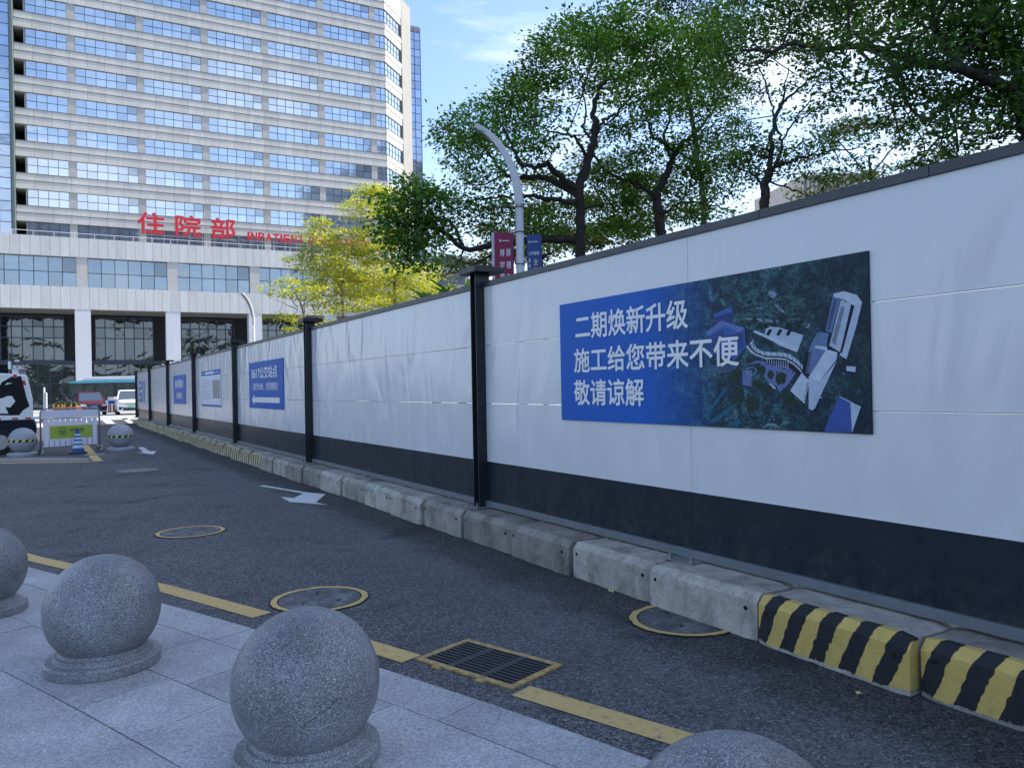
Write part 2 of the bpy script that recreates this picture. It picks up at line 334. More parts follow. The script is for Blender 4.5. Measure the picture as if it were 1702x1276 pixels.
def text(name, body, m, parent, x0, x1, z0, z1, y, bold=.0, depth=.0, label=None):
    """upright lettering in the XZ plane facing -Y, fitted to a box"""
    cu = bpy.data.curves.new('t', 'FONT'); cu.body = body; cu.size = 1; cu.resolution_u = 3
    cu.extrude = .5 if depth else 0
    to = bpy.data.objects.new('t', cu); C.objects.link(to)
    dg = bpy.context.evaluated_depsgraph_get(); dg.update()
    me = bpy.data.meshes.new_from_object(to.evaluated_get(dg))
    bpy.data.objects.remove(to)
    n = len(me.vertices); co = np.empty(n * 3); me.vertices.foreach_get('co', co); co = co.reshape(-1, 3)
    mn, mxx = co.min(0), co.max(0); s = np.maximum(mxx - mn, 1e-6)
    out = np.empty_like(co)
    out[:, 0] = x0 + (co[:, 0] - mn[0]) / s[0] * (x1 - x0)
    out[:, 2] = z0 + (co[:, 1] - mn[1]) / s[1] * (z1 - z0)
    out[:, 1] = y - (co[:, 2] * depth if depth else 0)
    if bold:
        # heavier strokes: the outline stacked in slightly shifted layers
        ch = (z1 - z0); fsrc = [tuple(p.vertices) for p in me.polygons]; q = MB(); k = 0
        for ddx, ddz in ((0, 0), (1, 0), (-1, 0), (0, 1), (0, -1), (.7, .7), (-.7, .7), (.7, -.7), (-.7, -.7)):
            o2 = out.copy(); o2[:, 0] += ddx * bold * ch; o2[:, 2] += ddz * bold * ch; o2[:, 1] -= k * (.00012 if not depth else .0012); k += 1
            q.add(o2, fsrc)
        o = q.build(name, m, parent)
        if label: o['label'] = label
        return o
    me.vertices.foreach_set('co', out.ravel()); me.update()
    me.materials.clear(); me.materials.append(m); me.name = name
    o = bpy.data.objects.new(name, me); C.objects.link(o); o.parent = parent
    if label: o['label'] = label
    return o

# ================================================================ GROUND
g = MB().quad((-600, -600, 0), (600, -600, 0), (600, 900, 0), (-600, 900, 0)).build('ground', ASPH); tag(g, kind='structure')
SUNPAVE = mat('sunlit_paving_stone', (.5, .49, .47), .85, noise=(.7, .3))
pz = MB().poly([(-75, 47.5, .004), (-19.0, 47.5, .004), (30, 60, .004), (60, 140, .004), (-75, 100, .004)]).build('sunlit_paving', SUNPAVE); tag(pz, kind='structure')  # pale paving sheet, its lightness standing for the sunlit band of ground

# pavement: kerb line as a smooth curve (ground coordinates), rows of granite slabs behind it
KP = np.array([(-9.5, 10.75), (-6.6, 8.67), (-4.46, 7.12), (-1.76, 5.17), (-.78, 4.39), (.11, 3.66), (.55, 3.25), (1.6, 2.25), (3.2, .6), (4.8, -1.2)])
ks = np.concatenate([[0], np.cumsum(np.linalg.norm(np.diff(KP, axis=0), axis=1))])
SS = np.linspace(0, ks[-1], 400)
KX = np.stack([np.interp(SS, ks, KP[:, i]) for i in (0, 1)], 1)
ker = np.ones(41) / 41
KXp = np.stack([np.convolve(np.pad(KX[:, i], 20, mode='reflect', reflect_type='odd'), ker, 'valid') for i in (0, 1)], 1)
TT = np.gradient(KXp, axis=0); TT /= np.linalg.norm(TT, axis=1)[:, None]
NN = np.stack([TT[:, 1], -TT[:, 0]], 1)      # towards the camera side (right of travel)
NN *= np.sign(NN[200] @ (np.array([0, 0]) - KXp[200]))
def K(s, off): 
    x = np.array([np.interp(s, SS, KXp[:, i]) for i in (0, 1)]); n = np.array([np.interp(s, SS, NN[:, i]) for i in (0, 1)])
    return x + n * off
def snear(p): return SS[np.argmin(np.linalg.norm(KXp - np.array(p[:2]), axis=1))]
offs = [0, .3, .79, 1.28, 1.77, 2.26, 2.75, 3.24, 3.73, 4.22, 4.9]
pvm = MB()
s_end = snear((2.6, 1.2))
for ri in range(len(offs) - 1):
    a, b = offs[ri] + (.0 if ri == 0 else .004), offs[ri + 1] - .004
    joints = {1: [(-1.8, 5.21), (-.51, 3.98)], 2: [(-.04, 3.59)], 3: [(-1.65, 3.64), (-2.62, 4.30)]}.get(ri, [])
    if ri == 0: js = list(np.arange(snear((-1.76, 5.17)) % 1.0 - 1, SS[-1], 1.0))
    else:
        js = [random.uniform(0, .5)]
        while js[-1] < SS[-1]: js.append(js[-1] + random.choice([.58, 1.17, 1.17, 1.17]))
        for q in joints:
            sq = snear(q); k = int(np.argmin(np.abs(np.array(js) - sq))); js[k] = sq
    for i in range(len(js) - 1):
        s0, s1 = max(js[i] + .0035, 0), min(js[i + 1] - .0035, SS[-1])
        if s1 - s0 < .05 or s0 > s_end + 2.5: continue
        n = 4; top = .018 + random.uniform(-.002, .002)
        P_ = [K(s0 + (s1 - s0) * k / n, a) for k in range(n + 1)] + [K(s0 + (s1 - s0) * k / n, b) for k in range(n, -1, -1)]
        pvm.prism([(q[0], q[1], -.02) for q in P_], (0, 0, top + .02))
pv = pvm.build('pavement', TILE, bevel=.0); tag(pv, kind='structure')
bed = MB().poly([(*K(s, .004), .008) for s in np.linspace(0, SS[-1], 40)] + [(*K(s, 4.9), .008) for s in np.linspace(SS[-1], 0, 40)]).build('pavement_bed', mat('mortar', (.02, .02, .022), .9)); tag(bed, kind='structure')

# painted lines
def ribbon(pts, wd, z=.004):
    pts = np.array([q[:2] for q in pts], float)
    t = np.gradient(pts, axis=0); t /= np.linalg.norm(t, axis=1)[:, None]; n = np.stack([-t[:, 1], t[:, 0]], 1) * wd / 2
    m = MB()
    for i in range(len(pts) - 1):
        m.quad((*(pts[i] - n[i]), z), (*(pts[i + 1] - n[i + 1]), z), (*(pts[i + 1] + n[i + 1]), z), (*(pts[i] + n[i]), z))
    return m
def dens(pts, n=6):
    pts = [np.array(q[:2]) for q in pts]; out = []
    for a, b in zip(pts[:-1], pts[1:]): out += [a + (b - a) * k / n for k in range(n)]
    return out + [pts[-1]]
yl = MB()
for seg in ([(-8.9, 10.75), (-6.6, 9.05), (-4.75, 7.6), (-2.88, 6.33), (-1.80, 5.50)], [(-1.25, 5.08), (-.9, 4.79), (-.62, 4.555)], [tuple(G(866, 1148)[:2]), tuple(G(1142, 1231)[:2]), tuple(G(1142, 1231)[:2] + (G(1142, 1231)[:2] - G(866, 1148)[:2]) * 1.6)]):
    m = ribbon(dens(seg), .155); yl.add(m.v, m.f)
# far corner line
m = ribbon(dens([(-13.2, 18.6), (-12.2, 18.4), (-11.0, 18.33), (-10.0, 18.33), (-9.86, 18.46), (-10.4, 19.3), (-11.9, 21.8), (-13.93, 25.14), (-17, 30.2)]), .2); yl.add(m.v, m.f)
tag(yl.build('yellow_road_line', YLINE), kind='structure')
wl = MB()
def gpoly(pts, z=.004): wl.poly([(*G(*q)[:2], z) for q in pts][::-1])
gpoly([(130 + x / 8.51, 680 + y / 8.51) for x, y in ((845, 540), (925, 535), (965, 565), (1010, 595), (1110, 590), (1060, 640), (850, 610), (920, 600))])
gpoly([(400 + x / 5.673, 760 + y / 5.673) for x, y in ((175, 270), (210, 262), (620, 330), (800, 348), (710, 425), (830, 450), (460, 420), (375, 372), (500, 385), (590, 340))])
for a in (((170, 698.3), (184, 698.3), (192, 704), (177, 704)), ((202, 695.5), (210, 695), (220, 700.5), (221, 703), (214, 703)), ((137, 701), (144, 698.5), (150, 700), (146, 703)), ((55, 703.5), (71, 703.5), (72, 710), (54, 710))):
    gpoly(a)
tag(wl.build('white_road_markings', WLINE), kind='structure')
# pale strip of paving along the bay where the patrol vehicle stands
st = MB().poly([(*G(x, y)[:2], .003) for x, y in ((-80, 768), (100, 766), (150, 765), (146, 761), (80, 760), (-80, 761))][::-1]).build('paved_strip', mat('pale_concrete', (.3, .29, .28), .9, noise=(3, .5))); tag(st, kind='structure')

# ================================================================ FENCE
FA = np.array([-.30, 8.39]); FANG = R(-59.2)
fx = np.array([math.cos(FANG), math.sin(FANG)]); fy = np.array([-fx[1], fx[0]])      # local +X runs towards the right of the photo, -Y faces the road
def FL(x, y, z=0.0): q = FA + fx * x + fy * y; return (q[0], q[1], z)
def FP(px, py, off=0.0):
    """pixel -> (x, z) in the fence plane shifted by off (local y)"""
    r_ = ray(px, py); A2 = FA + fy * off
    t = ((A2 - CAM[:2]) @ fy) / (r_[:2] @ fy); q = CAM + r_ * t
    return float((q[:2] - A2) @ fx), float(q[2])
BAY = 6.4; ZB = .30
fence = empty('hoarding_fence', FL(0, 0), FANG, 'long white sheet hoarding with dark bottom band and black steel posts along the road', 'fence')
posts = [-BAY * i for i in range(-1, 7)]
pf = MB(); pf.box(-.062, -.05, -.12, .05, ZB + .01, 2.8); pf.box(.05, .062, -.12, .05, ZB + .01, 2.8); pf.box(-.05, .05, -.045, -.033, ZB + .01, 2.8)
capm = MB().box(-.18, .2, -.2, .16, 2.8, 2.85).box(-.16, .18, -.18, .14, 2.85, 2.868)
bpm = MB().box(-.13, .13, -.2, -.0, ZB, ZB + .012)
bolt = MB()
for bx_ in (-.1, .1): bolt.tube([(bx_, -.17, ZB), (bx_, -.17, ZB + .06)], .008, 6); bolt.tube([(bx_, -.17, ZB + .012), (bx_, -.17, ZB + .028)], .016, 6)
P_post = None
for i, x in enumerate(posts):
    if P_post is None:
        P_post = pf.build('post', STEEL, fence); capo = capm.build('post_cap', STEEL, P_post, bevel=.004); b_ = bpm.build('base_plate', ZINC, P_post); bolt.build('anchor_bolts', ZINC, P_post)
        P_post.location.x = x
    else:
        c = copy_tree(P_post, fence); c.location.x = x
        if i == len(posts) - 1:
            for ch in list(c.children):
                if ch.name.startswith('post_cap'): bpy.data.objects.remove(ch)
for i in range(len(posts) - 1):
    xr, xl = posts[i] - .062, posts[i + 1] + .062; mid = (xr + xl) / 2 + (-.05)
    for (a, b) in ((mid + .0015, xr), (xl, mid - .0015)):
        p = MB()
        for z0, z1 in ((.790, 1.405), (1.411, 2.026), (2.032, 2.67)):
            yo = random.uniform(0, .002); p.box(a, b, -.012 - yo, .03, z0, z1)
            p.box(a, b, -.0145 - yo, -.011, z0, z0 + .006)
        po = p.build('white_panel', PANEL, fence)
        MB().box(a, b, -.0135, .03, .36, .788).build('dark_panel', DPANEL, fence)
    MB().box(xl, xr, -.045, .045, ZB + .012, .30 + .072).build('base_rail', STEEL2, fence, bevel=.003)
    tr = MB()
    xs = [xl] + [xl + (xr - xl) * k / 5 + random.uniform(-.2, .2) for k in range(1, 5)] + [xr]
    for k in range(5): tr.box(xs[k] + .0015, xs[k + 1] - .0015, -.03, .045, 2.655, 2.714 + random.uniform(-.002, .002))
    tr.build('top_rail', RAILM, fence, bevel=.003)
# a stay bolted down at each mid-bay panel joint
for i in range(len(posts) - 1):
    xm = (posts[i] + posts[i + 1]) / 2 - .05
    sp_ = MB().box(xm - .14, xm + .14, -.17, -.0455, ZB + .001, ZB + .009).build('base_plate', ZINC, fence)
    bb_ = MB()
    for bx_ in (-.11, .11): bb_.tube([(xm + bx_, -.14, ZB), (xm + bx_, -.14, ZB + .065)], .008, 6); bb_.tube([(xm + bx_, -.14, ZB + .009), (xm + bx_, -.14, ZB + .026)], .016, 6)
    bb_.build('anchor_bolts', ZINC, sp_)

# concrete blocks carrying the fence: local x along, front face at y=0, y grows to the fence
prof = [(0, 0), (.0, .245), (.045, .298), (.62, .3), (.62, 0)]
def block_mesh(seed):
    r_ = random.Random(seed); nx = 12; vs = []; fs = []
    P2 = []
    for (y0, z0), (y1, z1) in zip(prof, prof[1:] + prof[:1]):
        k = 3 if abs(z1 - z0) + abs(y1 - y0) > .1 else 1
        for j in range(k): P2.append((y0 + (y1 - y0) * j / k, z0 + (z1 - z0) * j / k))
    n = len(P2)
    for i in range(nx + 1):
        x = .013 + .974 * i / nx; e = 1 if i in (0, nx) else 0
        for (y, z) in P2:
            jy = r_.uniform(-.0015, .0015) + (.018 * e if y < .1 else 0); jz = r_.uniform(-.0015, .0015) - (.014 * e * (.5 + r_.random()) if z > .2 else 0)
            vs.append((x, y + (jy if y < .5 else 0), z + (jz if z > 0 else (r_.random() * .004 if y < .1 else 0))))
    fs = [(i * n + k, i * n + (k + 1) % n, (i + 1) * n + (k + 1) % n, (i + 1) * n + k) for i in range(nx) for k in range(n)]
    fs += [tuple(range(n))[::-1], tuple(range(nx * n, (nx + 1) * n))]
    m = MB().add(vs, fs); mm = bpy.data.meshes.new('concrete_block'); mm.from_pydata(m.v, [], m.f); mm.update(); return mm
meshes = [block_mesh(k) for k in range(6)]
smeshes = []; fmeshes = []
for k in range(6):
    m = meshes[k].copy(); m.materials.append(STRIPE); smeshes.append(m); m = meshes[k].copy(); m.materials.append(STRIPE2); fmeshes.append(m); meshes[k].materials.append(CONC)
hole = MB().tube([(0, -.003, .2), (0, .02, .2)], .014, 8).tube([(.82, -.003, .19), (.82, .02, .19)], .014, 8)
holeme = None
nb = 0
gray_desc = ['pale grey', 'stained grey', 'chipped grey', 'mottled grey', 'weathered grey', 'dusty grey']
ordn = ['first', 'second', 'third', 'fourth', 'fifth', 'sixth', 'seventh', 'eighth', 'ninth', 'tenth', 'eleventh', 'twelfth', 'thirteenth', 'fourteenth', 'fifteenth', 'sixteenth', 'seventeenth', 'eighteenth', 'nineteenth', 'twentieth']
def ordinal(n):
    if n <= 20: return ordn[n - 1]
    t = ['', '', 'twenty', 'thirty', 'forty', 'fifty'][n // 10]; return t + '-' + ordn[n % 10 - 1] if n % 10 else {20: 'twentieth', 30: 'thirtieth'}[n]
for i in range(6, -40, -1):
    x = .04 + (i) * 1.0
    strip = i >= 4 or i <= -10
    me = (fmeshes if i < 0 and strip else smeshes if strip else meshes)[(i * 7) % 6]
    o = bpy.data.objects.new('concrete_block', me); C.objects.link(o); bend = max(0, (-x - 33)) ** 2 * .012
    o.location = FL(x, -.34 + random.uniform(-.03, .03) + bend, 0); o.rotation_euler = (0, 0, FANG + random.uniform(-.018, .018) - .012 * max(0, (-x - 33)) * 2)
    o.scale = (1, 1, random.uniform(.985, 1.0))
    if i >= 4: lab = 'black and yellow striped concrete block, %s from the right edge of the photo' % ordinal(7 - i); gp = 'striped concrete blocks at the near end of the fence'
    elif i > -10: lab = '%s concrete block under the fence, %s beyond the near striped ones' % (gray_desc[(i * 7) % 6], ordinal(4 - i)); gp = 'plain concrete blocks under the fence'
    else: lab = 'yellow and black striped concrete block, %s beyond the last plain grey block' % ordinal(-9 - i); gp = 'striped concrete blocks along the far fence'
    tag(o, lab, 'concrete block', gp)
    if i > -12:
        if holeme is None: ho = hole.build('lifting_holes', BLACK, o); holeme = ho.data
        else: ho = bpy.data.objects.new('lifting_holes', holeme); C.objects.link(ho); ho.parent = o
        ho.location = (.09, 0, 0)

# ---------------------------------------------------------------- signs on the fence (frame: x right, -y out, z up)
def sign_root(name, x, z, label, cat='sign', group=None, y=-.016):
    return empty(name, FL(x, y, z), FANG, label, cat, group)
def board(root, w_, h_, m, t=.012):
    return MB().box(0, w_, -t, 0, 0, h_).build('board', m, root, bevel=.0015)
# big construction notice
sx0, sz0, sw, sh = 1.505, 1.275, 3.11, 1.045
def picture_mat():
    m = mat('print_aerial', (.02, .05, .15), .45, spec=.2); t, p, l = nodes_of(m)
    co = N_(t, 'ShaderNodeTexCoord').outputs['Object']; sp = N_(t, 'ShaderNodeSeparateXYZ'); l(co, sp.inputs[0])
    n = N_(t, 'ShaderNodeTexNoise', inp={'Scale': 9.0, 'Detail': 10.0, 'Roughness': .7, 'Distortion': .5}); l(co, n.inputs['Vector'])
    land = ramp(t, [(.3, (.004, .011, .028)), (.48, (.01, .03, .05)), (.58, (.025, .08, .10)), (.75, (.12, .2, .24))]); l(n.outputs[0], land.inputs[0])
    vv = N_(t, 'ShaderNodeTexVoronoi', inp={'Scale': 42.0}); l(co, vv.inputs['Vector'])
    rv = ramp(t, [(.0, (.25, .3, .3)), (.25, (.6, .65, .6)), (.6, (1.7, 1.7, 1.6))]); l(vv.outputs['Distance'], rv.inputs[0])
    landc = mixc(t, land.outputs[0], rv.outputs[0], 1.0, 'MULTIPLY')
    gx = N_(t, 'ShaderNodeMapRange', inp={'From Min': 1.15, 'From Max': 1.95}); l(sp.outputs[0], gx.inputs[0])
    dk = N_(t, 'ShaderNodeMapRange', inp={'From Min': 2.3, 'From Max': 3.2, 'To Max': .85}); l(sp.outputs[0], dk.inputs[0])
    c = mixc(t, landc, (.006, .016, .03), dk.outputs[0])
    c2 = mixc(t, (.004, .105, .46), c, gx.outputs[0])
    l(c2, p.inputs['Base Color']); return m
root = sign_root('notice_board', sx0, sz0, 'wide blue board with aerial campus picture and three lines of white characters')
board(root, sw, sh, picture_mat())
def SP(px, py):
    a, b = FP(px, py, -.03); return a - sx0, b - sz0
def tbox(body, x0, x1, yt, yb, root=root):
    a = SP(x0, yt); b = SP(x1, yb)
    return a, b
for body, L_, R_, zt, zb in (('二期焕新升级', (957, 545), (1143, 525), 2.205, 1.99), ('施工给您带来不便', (955, 598), (1228, 586), 1.905, 1.70), ('敬请谅解', (955, 651), (1070, 655), 1.63, 1.415)):
    x0 = SP(*L_)[0]; x1 = SP(*R_)[0]
    text('lettering', body, SIGNWHITE, root, x0, x1, zb - sz0, zt - sz0, -.0162, bold=.02)
# the printed picture, shape by shape
P1c = lambda x, y: (1150 + x / 4.4, 440 + y / 4.4)
PC = {}
def pcol(k, c): 
    if k not in PC: PC[k] = mat('print_' + k, c, .45, spec=.2, noise=(14, .25))
    return PC[k]
lvl = [0]
def ppoly(cname, col, pts, y=-.0125):
    q = []
    for a in pts:
        x, z = SP(*P1c(*a)); q.append((min(max(x, .004), sw - .004), y, min(max(z, .004), sh - .004)))
    PM.setdefault((cname, col), MB()).poly(q)
PM = {}
def stripes(col, a, b, c, d, n, y, frac=.5):
    """n dark slots between edge a->b and edge c->d"""
    a, b, c, d = map(np.array, (a, b, c, d))
    for i in range(n):
        t0 = (i + .2) / n; t1 = (i + .2 + frac) / n
        ppoly('slot', col, [a + (b - a) * t0, c + (d - c) * t0, c + (d - c) * t1, a + (b - a) * t1], y)
def blob(cname, col, cx, cy, rx, ry, y, n=9):
    ppoly(cname, col, [(cx + rx * random.uniform(.7, 1.15) * math.cos(6.283 * k / n), cy + ry * random.uniform(.7, 1.15) * math.sin(6.283 * k / n)) for k in range(n)], y)
DK = (.005, .014, .03); WB = (.30, .38, .54); WB2 = (.44, .52, .66); MB_ = (.13, .2, .38); TG = (.01, .03, .035)
for k in range(26): blob('meadow', (.045, .12, .14), random.uniform(330, 800), random.uniform(180, 460), random.uniform(20, 70), random.uniform(10, 30), -.0125)
for a in (((560, 190), (600, 195), (625, 215), (590, 250), (560, 225)), ((470, 305), (510, 308), (515, 325), (470, 322)), ((820, 425), (865, 430), (850, 465), (825, 455)), ((600, 290), (640, 300), (670, 335), (700, 350), (650, 350), (615, 320)), ((390, 385), (640, 405), (650, 425), (400, 402))): ppoly('pond', (.22, .3, .42), a, -.013)
for k in range(220): blob(*random.choice([('tree_clump', TG), ('tree_clump2', (.02, .06, .06)), ('tree_clump3', (.06, .13, .13))]), random.uniform(330, 860) , random.uniform(250, 460) + random.uniform(-60, 10), random.uniform(4, 11), random.uniform(4, 9), -.0131 - .000004 * k)
for k in range(30): blob('tree_clump', TG, random.uniform(400, 840), random.uniform(400, 460), random.uniform(10, 22), random.uniform(8, 16), -.0131)
ppoly('plaza', (.14, .19, .4), [(375, 735), (500, 715), (525, 820), (600, 900), (650, 925), (700, 880), (760, 790), (690, 740), (480, 700)], -.013)
ppoly('plaza', (.14, .19, .4), [(370, 780), (440, 770), (445, 890), (370, 880)], -.0132)
for k in range(24):
    t_ = k / 24 * 6.283; blob('fountain', (.25, .33, .55), 435 + 34 * math.cos(t_), 775 + 26 * math.sin(t_), 5, 4, -.0136, 5)
for (cx, cy, rx, ry) in ((520, 770, 22, 38), (575, 800, 28, 35), (480, 870, 45, 28), (560, 900, 80, 35), (650, 830, 45, 55), (420, 700, 30, 20), (330, 790, 35, 30), (300, 830, 60, 30), (700, 960, 45, 40), (740, 1010, 60, 30), (350, 950, 40, 60), (440, 1020, 60, 60), (1200, 870, 45, 40)): blob('lawn', (.015, .04, .03), cx, cy, rx, ry, -.0136, 12)
ppoly('pale', WB2, [(560, 868), (575, 865), (615, 900), (605, 912)], -.014)
for k in range(150):
    x_, y_ = random.uniform(250, 1290), random.uniform(730, 1200)
    blob(*random.choice([('tree_clump', TG), ('tree_clump2', (.02, .06, .06)), ('lawn', (.015, .04, .03)), ('pale', WB)] if k % 9 == 0 else [('tree_clump', TG), ('tree_clump2', (.02, .05, .05)), ('lawn', (.015, .04, .03))]), x_, y_, random.uniform(3, 12), random.uniform(3, 9), -.01315 - .000004 * k)
# left blocks
ppoly('bluish', (.06, .12, .40), [(160, 362), (270, 312), (296, 330), (298, 432), (165, 440)], -.0134); stripes(DK, (165, 385), (165, 440), (295, 345), (298, 432), 6, -.0138)
ppoly('bluish', (.06, .12, .40), [(105, 492), (215, 408), (385, 462), (395, 600), (320, 690), (110, 640)], -.0139)
ppoly('bluish2', (.14, .2, .48), [(105, 492), (215, 408), (385, 462), (345, 500), (240, 440), (125, 520)], -.0143)
stripes(DK, (112, 525), (112, 640), (235, 470), (235, 640), 9, -.0143, .35); stripes(DK, (245, 520), (240, 680), (375, 490), (380, 600), 11, -.0143, .4)
for k in range(3):
    q = [(100 + k * 8, 690 + k * 14), (130, 730 + k * 16), (190, 752 + k * 16), (260, 745 + k * 16), (330, 715 + k * 14)]
    ppoly('mid', MB_, q + [(x, y + 6) for x, y in q[::-1]], -.0139)
# centre slab
ppoly('pale', WB2, [(540, 470), (570, 452), (640, 458), (815, 515), (800, 560), (770, 640), (640, 590), (530, 520)], -.0139)
for x0 in (555, 630, 700): ppoly('slot', DK, [(x0 + 10, 470), (x0 + 35, 475), (x0 + 8, 520), (x0 - 15, 512)], -.0144)
ppoly('pale2', (.52, .6, .72), [(445, 490), (465, 480), (775, 605), (765, 640)], -.0146)
# wave building
wv = [(450, 540), (452, 575), (475, 610), (520, 632), (600, 640), (660, 640), (720, 655), (770, 690), (820, 745)]
wo_ = [(395, 600), (430, 640), (470, 665), (540, 690), (620, 690), (690, 700), (740, 730), (790, 775), (810, 800)]
ppoly('pale', WB, wv + wo_[::-1], -.0142)
for f_, th_ in ((.25, .12), (.55, .2), (.85, .08)):
    q = [np.array(a) * (1 - f_) + np.array(b) * f_ for a, b in zip(wv, wo_)]; q2 = [np.array(a) * (1 - f_ - th_) + np.array(b) * (f_ + th_) for a, b in zip(wv, wo_)]
    ppoly('slot' if f_ == .55 else 'pale2', DK if f_ == .55 else (.52, .6, .72), q + q2[::-1], -.0147)
for k in range(14):
    t_ = k / 13 * (len(wv) - 1); i_ = min(int(t_), len(wv) - 2); u_ = t_ - i_
    a = np.array(wv[i_]) * (1 - u_) + np.array(wv[i_ + 1]) * u_; b = np.array(wo_[i_]) * (1 - u_) + np.array(wo_[i_ + 1]) * u_
    ppoly('slot', DK, [a, a + (4, 0), a * .45 + b * .55 + (4, 0), a * .45 + b * .55], -.015)
ppoly('slot', DK, [(540, 690), (690, 700), (745, 732), (790, 775), (780, 800), (700, 745), (540, 725)], -.0147)
for k in range(10): ppoly('pale', WB, [(548 + k * 17, 692 + k * 2), (553 + k * 17, 692 + k * 2), (553 + k * 17, 722 + k * 4), (548 + k * 17, 722 + k * 4)], -.0152)
# tower
ppoly('mid', MB_, [(1030, 235), (1085, 255), (1020, 500), (978, 480)], -.0142)
ppoly('pale', WB, [(1090, 255), (1165, 285), (1085, 640), (1005, 590)], -.0142)
ppoly('slot', DK, [(1085, 250), (1093, 255), (1010, 590), (995, 580)], -.0141)
ppoly('slot', DK, [(1175, 285), (1190, 300), (1100, 640), (1080, 650)], -.0145)
ppoly('pale', WB, [(1190, 290), (1246, 275), (1200, 460), (1130, 690), (1080, 660), (1105, 600)], -.0142)
ppoly('pale2', (.52, .6, .72), [(1035, 212), (1110, 193), (1205, 220), (1246, 275), (1185, 300), (1120, 258), (1035, 235)], -.0147)
stripes(DK, (1040, 250), (988, 470), (1062, 258), (1008, 480), 22, -.015); stripes(DK, (1092, 300), (1022, 560), (1120, 310), (1048, 590), 24, -.015)
# long block
ppoly('mid', MB_, [(880, 560), (920, 490), (1000, 500), (985, 600), (850, 640)], -.0144)
ppoly('pale2', (.52, .6, .72), [(905, 590), (990, 600), (985, 625), (900, 610)], -.0149)
ppoly('slot', DK, [(830, 640), (860, 640), (820, 780), (800, 800)], -.0147)
ppoly('mid', MB_, [(860, 650), (905, 610), (985, 625), (880, 800), (830, 790)], -.0149); stripes(DK, (865, 650), (830, 790), (880, 640), (850, 790), 14, -.0153)
ppoly('pale2', (.30, .36, .56), [(985, 618), (1065, 640), (1060, 690), (930, 860), (855, 820)], -.0153)
ppoly('pale', WB, [(855, 822), (930, 862), (1060, 705), (900, 1050), (880, 1065), (855, 1050)], -.0154)
ppoly('pale2', (.52, .6, .72), [(720, 920), (805, 790), (862, 850), (825, 1015)], -.0155); stripes(DK, (858, 860), (830, 1000), (845, 850), (815, 1000), 14, -.0158, .4)
# right-hand roofs and road
ppoly('roof_blue', (.05, .1, .36), [(1075, 962), (1235, 1040), (1172, 1240), (965, 1220), (1000, 1130)], -.0142)
ppoly('pale', WB, [(1160, 1008), (1235, 1040), (1172, 1240)], -.0147)
ppoly('pale2', (.52, .6, .72), [(1075, 962), (1082, 960), (1240, 1040), (1232, 1046)], -.015)
ppoly('road', (.03, .05, .07), [(1180, 570), (1200, 565), (1300, 780), (1325, 950), (1310, 950), (1280, 800)], -.0135)
ppoly('pale', WB, [(1130, 740), (1200, 745), (1195, 785), (1130, 775)], -.0139)
for a in (((105, 1160), (285, 1030), (300, 1050), (180, 1150)), ((240, 1180), (340, 1125), (360, 1150), (330, 1190)), ((80, 1110), (240, 900), (260, 905), (110, 1120))): ppoly('teal', (.015, .12, .2), a, -.0134)
for k in range(26):
    t0 = math.pi * k / 25; ppoly('pale', WB, [(580 + 50 * math.cos(t0) - 2, 1210 - 38 * math.sin(t0)), (580 + 50 * math.cos(t0) + 2, 1210 - 38 * math.sin(t0)), (580 + 66 * math.cos(t0) + 2, 1210 - 52 * math.sin(t0)), (580 + 66 * math.cos(t0) - 2, 1210 - 52 * math.sin(t0))], -.014)
for k in range(12): blob('pale', WB, *random.choice([(590, 1110), (600, 1130), (765, 1155), (570, 1130)]), 7, 4, -.014, 6)
pic = MB(); mi = []
for i, ((nm, col), m) in enumerate(PM.items()):
    pic.add(m.v, m.f); mi += [i] * len(m.f)
po = pic.build('picture', None, root)
for (nm, col) in PM: po.data.materials.append(pcol(nm, col))
po.data.polygons.foreach_set('material_index', mi)
# bus stop sign
def arrow(root, x0, x1, z, h, m):
    MB().poly([(x0, -.0135, z), (x0 + .24, -.0135, z + h), (x0 + .24, -.0135, z + h * .45), (x1, -.0135, z + h * .45), (x1, -.0135, z - h * .45), (x0 + .24, -.0135, z - h * .45), (x0 + .24, -.0135, z - h)][::-1]).build('arrow', m, root)
r2 = sign_root('direction_sign', -11.37, 1.205, 'blue bus stop direction sign with white arrow pointing left and B617 lettering')
board(r2, 3.1, 1.04, SIGNBLUE)
text('lettering', 'B617公交站点', SIGNWHITE, r2, .32, 2.62, .66, .92, -.0135, bold=.02)
text('lettering', '（前行50米，住院楼前）', SIGNWHITE, r2, .38, 2.66, .40, .57, -.0135, bold=.012)
arrow(r2, .28, 2.78, .19, .125, SIGNWHITE)
# white notice with picture
r3 = sign_root('information_board', -17.98, 1.17, 'white information board with blue header, rows of small text and a grey plan')
NW = mat('notice_white', (.66, .68, .78), .45)
board(r3, 3.1, 1.05, NW)
MB().box(0, 3.1, -.0135, -.012, .90, 1.05).box(0, 3.1, -.0135, -.012, 0, .055).build('blue_bands', SIGNBLUE, r3)
pm = MB()
for k in range(13):
    z = .80 - k * .05; pm.box(.15, .15 + random.choice([1.6, 1.65, 1.2, .7, 1.5]), -.0132, -.012, z, z + .012)
pm.build('text_rows', mat('print_grey', (.2, .21, .3), .5), r3)
MB().box(.7, 2.1, -.0145, -.0135, .94, 1.01).box(.1, .6, -.0145, -.0135, .965, .98).box(2.2, 2.95, -.0145, -.0135, .965, .98).build('header_rows', NW, r3)
MB().box(1.9, 3.0, -.0135, -.012, .24, .76).build('plan_picture', mat('plan_grey', (.1, .12, .1), .5, noise=(9, .8), col2=(.4, .42, .4)), r3)
